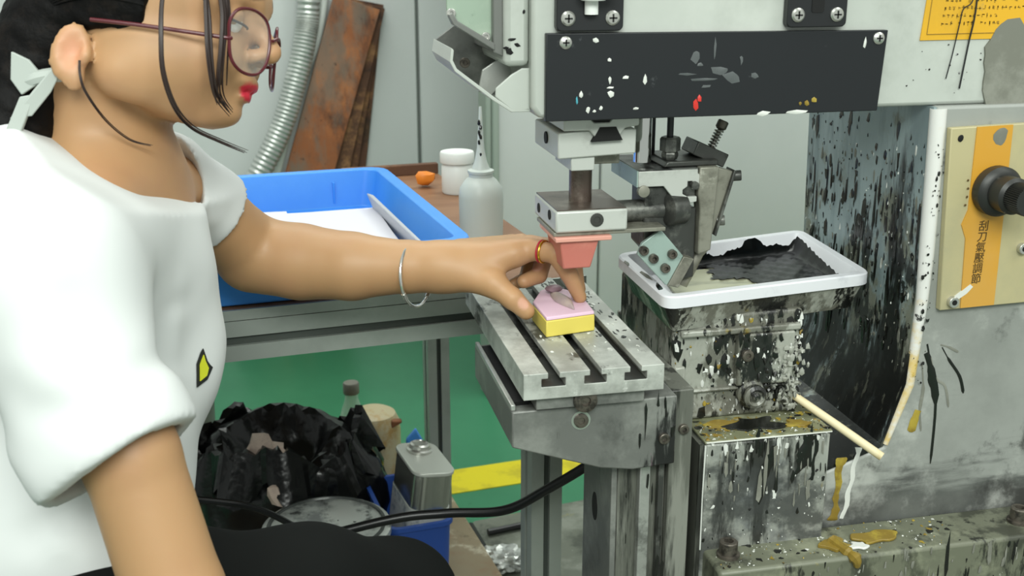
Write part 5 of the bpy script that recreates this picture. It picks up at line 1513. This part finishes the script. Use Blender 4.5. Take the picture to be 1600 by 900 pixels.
att('brow', np.clip(br_ * 3, 0, 1))
wm = np.clip(1 - (((LV[:, 0] + 2.3) / 1.6) ** 2 + ((LV[:, 2] + .3) / 2.2) ** 2), 0, 1) * (np.abs(LV[:, 1]) > 6.2)
att('warm', wm * .9)
body = obj('body', me, M['skin'], woman, smooth=180)
del F, V, LV
for s in (1, -1):
    bm = NB(); bmesh.ops.create_uvsphere(bm, u_segments=20, v_segments=14, radius=.0128)
    for v in bm.verts: v.co = v.co + H(10.15, 3.1 * s, 3.45)
    e = obj('eye', bm, M['eye_white'], woman)
    bm = NB(); tube(bm, smooth_path([H(10.9, 4.7 * s, 3.3), H(11.75, 3.9 * s, 3.05), H(12.0, 3.1 * s, 2.95), H(11.75, 2.2 * s, 3.0)], 5), .0011, 6)
    obj('eyelash', bm, M['strand'], woman)
# ------------------------------------------------------------------ T-shirt
F = Field(np.arange(-.38, .09, .0036), np.arange(.66, 1.30, .0036), np.arange(.50, 1.10, .0036))
for a, b, ra, rb, k in SHIRT: F.rc(a, b, ra, rb, k)
for a, b, ra, rb, k in SHIRTFAR: F.rc(a, b, ra, rb, k)
# cut the sleeves at their hems
def hem(f_, pt, n, rad):
    n = n.normalized(); lo = [c - rad for c in pt]; hi = [c + rad for c in pt]
    sl = f_.cut(lo, hi)
    X, Y, Z = f_.grid(sl)
    d = (X - pt[0]) * n[0] + (Y - pt[1]) * n[1] + (Z - pt[2]) * n[2]
    r2 = (X - pt[0]) ** 2 + (Y - pt[1]) ** 2 + (Z - pt[2]) ** 2
    f_.f[sl] = np.where(r2 < rad * rad, np.maximum(f_.f[sl], d), f_.f[sl])
T0 = Field(F.ax[0], F.ax[1], F.ax[2])
for a, b, ra, rb, k in SHIRT[:6] + SHIRT[8:]: T0.rc(a, b, ra, rb, k)
T0.plane(COLLAR[0], COLLAR[1])
S1 = Field(F.ax[0], F.ax[1], F.ax[2])
for a, b, ra, rb, k in SHIRT[6:8]: S1.rc(a, b, ra, rb, k)
n_ = HEM_NEAR[1].normalized()
S1.plane(HEM_NEAR[0], n_)
for a, b, ra, rb, k in HOLENEAR: S1.rc(a, b, ra, rb, k, 'sub') if False else None
S2 = Field(F.ax[0], F.ax[1], F.ax[2])
for a, b, ra, rb, k in SHIRTFAR: S2.rc(a, b, ra, rb, k)
S2.plane(HEM_FAR[0], HEM_FAR[1].normalized())
def hollow(S, holes, hemp, n, depth):
    G = Field(S.ax[0], S.ax[1], S.ax[2])
    for a, b, ra, rb, k in holes: G.rc(a, b, ra, rb, k)
    X, Y, Z = G.grid(tuple(slice(0, len(a)) for a in G.ax))
    d = (X - hemp[0]) * n[0] + (Y - hemp[1]) * n[1] + (Z - hemp[2]) * n[2]
    g = np.maximum(G.f, -(d + depth))
    S.f = np.maximum(S.f, -g)
hollow(S1, HOLENEAR, HEM_NEAR[0], HEM_NEAR[1].normalized(), .03)
hollow(S2, HOLEFAR, HEM_FAR[0], HEM_FAR[1].normalized(), .02)
def smin(a, b, k):
    h = np.clip(.5 + .5 * (a - b) / k, 0, 1)
    return a + (b - a) * h - k * h * (1 - h)
F.f = smin(smin(T0.f, S1.f, .03), S2.f, .025)
del T0, S1, S2
# folds
X, Y, Z = F.grid(tuple(slice(0, len(a)) for a in F.ax))
def fold(p, q, amp, wdt):
    """soft ridge along a line"""
    a = np.array(p, np.float32); b = np.array(q, np.float32); ab = b - a
    t = np.clip(((X - a[0]) * ab[0] + (Y - a[1]) * ab[1] + (Z - a[2]) * ab[2]) / float(ab @ ab), 0, 1)
    d2 = (X - a[0] - ab[0] * t) ** 2 + (Y - a[1] - ab[1] * t) ** 2 + (Z - a[2] - ab[2] * t) ** 2
    return amp * np.exp(-d2 / (2 * wdt * wdt)) * np.sin(np.pi * (.15 + .7 * t))
for p, q, amp, wdt in FOLDS: F.f += fold(p, q, amp, wdt)
F.f += .0012 * np.sin(X * 60 + Z * 45) * np.sin(Y * 52 - Z * 30)
for a, b, ra, rb, k in NECKCUT: F.rc(a, b, ra, rb, k, 'sub')
me, V = F.mesh('t_shirt', 2)
shirt = obj('t_shirt', me, M['shirt'], woman, smooth=180)
del F, X, Y, Z
from mathutils.bvhtree import BVHTree
dg_ = bpy.context.evaluated_depsgraph_get()
shirt_tree = BVHTree.FromPolygons([shirt.location + woman.location + v.co for v in shirt.data.vertices], [tuple(p.vertices) for p in shirt.data.polygons])
def patch(name, pts, m, lift):
    """flat print laid on the shirt: pts in (forward, up) metres round the emblem's centre"""
    q, n, _, _ = shirt_tree.find_nearest(Vector(LOGO[0]))
    e1 = Vector((0, 0, 1)).cross(n).normalized(); e2 = n.cross(e1)
    bm = NB(); A = []; B = []
    for a, b in pts:
        h, hn, _, _ = shirt_tree.find_nearest(q + e1 * a + e2 * b)
        A.append(bm.verts.new(h + hn * (lift - .0008))); B.append(bm.verts.new(h + hn * lift))
    bm.faces.new(A[::-1]); bm.faces.new(B)
    for i in range(len(A)): bm.faces.new((A[i], A[(i + 1) % len(A)], B[(i + 1) % len(A)], B[i]))
    bmesh.ops.recalc_face_normals(bm, faces=bm.faces)
    return obj(name, bm, m, shirt)
patch('emblem_outline', [(-.013, -.014), (.004, -.013), (.016, -.006), (.013, -.003), (.010, .002), (.009, .014), (.004, .012), (-.006, .005)], M['logo_black'], .0016)
patch('emblem_fill', [(-.008, -.010), (.003, -.009), (.008, -.004), (.006, .003), (.006, .009), (-.003, .003)], M['logo_yellow'], .0024)
# ------------------------------------------------------------------ trousers, shoes, stool
F = Field(np.arange(-.36, .22, .006), np.arange(.62, 1.26, .006), np.arange(-.02, .72, .006))
for a, b, ra, rb, k in PANTS: F.rc(a, b, ra, rb, k)
F.plane((0, 0, .055), (0, 0, -1))
me, V = F.mesh('trousers', 2)
obj('trousers', me, M['trousers'], woman, smooth=180)
del F
for x, y in ((.033, 1.125), (-.02, .99)):
    bm = NB()
    vv = bmesh.ops.create_icosphere(bm, subdivisions=3, radius=1)['verts']
    for v in vv: v.co = Vector((x + .04 + v.co.x * .115, y + v.co.y * .042 * (1 + .12 * v.co.x), .004 + max(v.co.z + .35, 0) * .052 * (1 - .35 * v.co.x)))
    obj('shoe', bm, M['black'], woman)
stl = thing('stool', (-.20, .90, 0), 'round work stool under the seated woman in black trousers', 'stool')
bm = NB(); lathe(bm, (-.20, .90, .410), (0, 0, 1), [(.14, 0), (.15, .006), (.15, .022), (.13, .03), (.02, .03)], 36)
obj('seat', bm, M['stool'], stl)
for k in range(4):
    a = math.pi / 4 + k * math.pi / 2
    bm = NB(); cyl(bm, (-.20 + .10 * math.cos(a), .90 + .10 * math.sin(a), .411), (-.20 + .15 * math.cos(a), .90 + .15 * math.sin(a), .004), .011, n=12)
    obj('leg', bm, M['alu'], stl)
# ------------------------------------------------------------------ hair
F = Field(*[np.arange(float(HO[i]) - .20, float(HO[i]) + .20, .0034) for i in range(3)])
def he(c, r, k=1.0, op='add', ax=None): F.ell(H(*c), ax or HAX, [r[0] * HX / 100, r[1] / 100, r[2] / 100], k / 100, op)
def hr(a, b, ra, rb, k=1.0, op='add'): F.rc(H(*a), H(*b), ra / 100, rb / 100, k / 100, op)
he((1.0, 0, 6.9), (12.4, 8.1, 9.6))
he((-6.2, 0, 2.6), (5.6, 6.6, 6.4), 1.5)
X, Y, Z = [t - HO[i] for i, t in enumerate(F.grid(tuple(slice(0, len(a)) for a in F.ax)))]
hx = (X * HF[0] + Y * HF[1] + Z * HF[2]) * 100 / HX; hy = (X * HS[0] + Y * HS[1] + Z * HS[2]) * 100; hz = (X * HU[0] + Y * HU[1] + Z * HU[2]) * 100
# hairline: keep what is behind the temples and above the ears
front = hx - (3.4 + .28 * (hz - 1) + np.maximum(hz - 9, 0) * 1.6 - .06 * np.maximum(hy * hy - 30, 0) * 0)
low = (1.7 - .9 * np.clip((hx - 1) / 2.5, 0, 1) + .0 * hy) - hz
low = np.where(hx < -3.2, (-2.6) - hz, low)
F.f = np.maximum(F.f, np.maximum(front, low) / 100)
hr((-7.8, 2.5, .5), (-9.8, 3.4, -6.0), 4.0, 3.3, 1.2)
hr((-9.8, 3.4, -6.0), (-11.2, 4.0, -13), 3.3, 2.4, 1.2)
hr((-11.2, 4.0, -13), (-12.0, 4.2, -19), 2.4, .7, 1.2)
F.f += .0011 * np.sin(hz * 3.0 + hx * 1.6 + np.sin(hy * 2)) * np.sin(hy * 3.1 + hx * .8)
me, V = F.mesh('hair', 1)
obj('hair', me, M['hair'], woman, smooth=180)
del F, X, Y, Z, hx, hy, hz
rr = random.Random(8)
def strand(pts, r0, r1, nm='hair_strand', n=4, spread=.0025):
    for k in range(n):
        off = Vector((rr.uniform(-1, 1), rr.uniform(-1, 1), rr.uniform(-1, 1))) * spread
        P_ = smooth_path([Vector(p) + off * (i / (len(pts) - 1) * .6 + .4) for i, p in enumerate(pts)], 7)
        rad = [r0 + (r1 - r0) * (i / (len(P_) - 1)) ** 2 for i in range(len(P_))]
        bm = NB(); tube(bm, P_, rad, 6)
        obj(nm, bm, M['strand'], woman)
strand(STR1, .0011, .0002, n=5, spread=.0022)
strand(STR2, .0013, .0003, n=6, spread=.0034)
strand(STR4, .0013, .0003, n=5, spread=.003)
strand(STR2B, .0012, .0003, n=5, spread=.0032)
strand(STR2C, .0012, .0004, n=4, spread=.0035)
strand(STR3, .0007, .0002, n=3, spread=.0012)
# fine locks over the hair mass
bm = NB()
for k in range(170):
    a = rr.uniform(-1.5, 1.5); t0 = rr.uniform(.0, .25)
    pts = []
    zz = rr.uniform(3.0, 14.0); y0 = rr.uniform(3.0, 8.0)
    for i in range(8):
        t = i / 7
        x = 6.5 - 16.5 * t; z = zz * (1 - t) + (1.5 + (zz - 3) * .12) * t + 1.5 * math.sin(math.pi * t)
        q = 1 - ((x - 1.0) / 12.6) ** 2 - ((z - 6.9) / 9.8) ** 2
        if q < 0 or x > 3.6 + .28 * (z - 1) + max(z - 9, 0) * 1.6: continue
        pts.append(H(x, 8.22 * math.sqrt(max(q, 0)), z))
    if len(pts) > 3: tube(bm, smooth_path(pts, 4), .0007, 4)
o = obj('hair_locks', bm, M['hair'], woman); o['kind'] = 'stuff'
# ------------------------------------------------------------------ what she wears
rib = thing('hair_ribbon', H(-6.0, 5.2, -2.2), 'white ribbon bow tied round her ponytail behind the ear', 'ribbon')
def petal(name, pts, th_, lab=None):
    bm = NB()
    P_ = [H(*p) for p in pts]
    n = (P_[1] - P_[0]).cross(P_[-1] - P_[0]).normalized() * th_
    A = [bm.verts.new(p - n) for p in P_]; B = [bm.verts.new(p + n) for p in P_]
    bm.faces.new(A[::-1]); bm.faces.new(B)
    for i in range(len(A)): bm.faces.new((A[i], A[(i + 1) % len(A)], B[(i + 1) % len(A)], B[i]))
    bmesh.ops.recalc_face_normals(bm, faces=bm.faces)
    return obj(name, bm, M['ribbon'], rib, bevel=.001)
petal('bow_loop', [(-4.9, 6.6, -2.6), (-6.2, 7.2, -1.2), (-7.8, 7.3, -.6), (-7.9, 7.0, -2.8), (-6.9, 6.8, -4.0)], .003)
petal('bow_tail', [(-3.5, 6.6, -1.9), (-4.2, 7.0, -1.7), (-6.2, 7.1, -4.2), (-7.9, 6.9, -6.0), (-6.0, 6.6, -5.6), (-4.4, 6.5, -3.6)], .0028)
petal('bow_tail', [(-5.6, 6.9, -3.9), (-6.9, 7.1, -4.2), (-8.3, 7.0, -7.5), (-6.9, 6.7, -7.2)], .0028)
bm = NB(); pts = [H(-5.6 + 2.6 * math.cos(t), 3.6 + 3.2 * math.sin(t), -2.6 + .8 * math.cos(t)) for t in [2 * math.pi * k / 24 for k in range(25)]]
tube(bm, pts, .006, 8)
obj('hair_tie', bm, M['ribbon'], rib)
gl = thing('eyeglasses', H(12.5, 0, 3.5), 'maroon framed eyeglasses on her face', 'glasses')
for s in (1, -1):
    bm = NB(); tube(bm, smooth_path([H(-.5, 7.75 * s, 2.1), H(3.5, 7.4 * s, 1.9), H(8.0, 6.8 * s, 1.6), H(11.1, 6.2 * s, 1.4), H(11.6, 5.8 * s, 1.45)], 6), .0017, 8)
    obj('temple_arm', bm, M['maroon'], gl)
    fr = [(11.6, 6.0, 2.6), (11.75, 5.7, .9), (12.3, 4.6, .05), (13.0, 2.7, .1), (13.5, 1.3, 1.2), (13.7, 1.0, 3.2), (13.5, 1.6, 4.8), (12.9, 3.4, 5.3), (12.1, 5.3, 4.9), (11.6, 6.0, 3.8)]
    P_ = [H(x - .15, y * s, z - 1.0) for x, y, z in fr]
    bm = NB(); tube(bm, smooth_path(P_ + [P_[0]], 5), .0014, 8)
    obj('lens_rim', bm, M['maroon'], gl)
    bm = NB()
    n = (HF * .93 + HS * (.36 * s)).normalized() * .0005
    A = [bm.verts.new(p - n) for p in P_]; B = [bm.verts.new(p + n) for p in P_]
    bm.faces.new(A[::-1]); bm.faces.new(B)
    for i in range(len(A)): bm.faces.new((A[i], A[(i + 1) % len(A)], B[(i + 1) % len(A)], B[i]))
    bmesh.ops.recalc_face_normals(bm, faces=bm.faces)
    obj('lens', bm, M['lens'], gl)
bm = NB(); tube(bm, smooth_path([H(13.85, 1.05, 2.3), H(14.05, 0, 2.7), H(13.85, -1.05, 2.3)], 5), .0014, 8)
obj('nose_bridge', bm, M['maroon'], gl)
# bangle round the wrist
w0 = Vector(WRISTP[0]); wd = (Vector(BANGLE[1]) - Vector(BANGLE[0])).normalized()
bg = thing('bangle', w0, 'thin silver bangle on the wrist of her outstretched arm', 'bracelet')
wd2 = BANGN; u_, v_ = frame_of(wd2)
cen = w0 + Vector((0, 0, -.006))
bm = NB(); tube(bm, [cen + (u_ * math.cos(t) + v_ * math.sin(t)) * .0335 for t in [2 * math.pi * k / 48 for k in range(48)]] + [cen + u_ * .0335], .0017, 10)
obj('bangle_ring', bm, M['silver'], bg)
bm = NB()
for t in (2.9, 4.6):
    p = cen + (u_ * math.cos(t) + v_ * math.sin(t)) * .0335
    tt_ = (-u_ * math.sin(t) + v_ * math.cos(t)) * .0035
    cyl(bm, p - tt_, p + tt_, .0026, n=12)
obj('slide_knot', bm, M['silver'], bg)
# ring with red thread on the index finger
ra_, rb_ = Vector(RINGP[0]), Vector(RINGP[1])
rd = (Vector(INDEX[0][1]) - Vector(INDEX[0][0])).normalized(); u_, v_ = frame_of(rd)
cen = Vector(INDEX[0][0]).lerp(Vector(INDEX[0][1]), .55)
rg = thing('finger_ring', cen, 'small gold ring with red thread on her finger beside the pad', 'ring')
bm = NB(); tube(bm, [cen + (u_ * math.cos(t) + v_ * math.sin(t)) * .0113 for t in [2 * math.pi * k / 32 for k in range(32)]] + [cen + u_ * .0113], .0012, 8)
obj('ring_band', bm, M['gold'], rg)
c2 = cen - rd * .003
bm = NB(); tube(bm, [c2 + (u_ * math.cos(t) + v_ * math.sin(t)) * .0112 for t in [2 * math.pi * k / 32 for k in range(32)]] + [c2 + u_ * .0112], .0011, 8)
obj('red_thread', bm, M['red'], rg)
bm = NB(); tube(bm, smooth_path(NECKL, 6), .0006, 6)
tag(obj('necklace', bm, M['gold']), 'fine gold necklace lying at the neckline of her T-shirt', 'necklace')
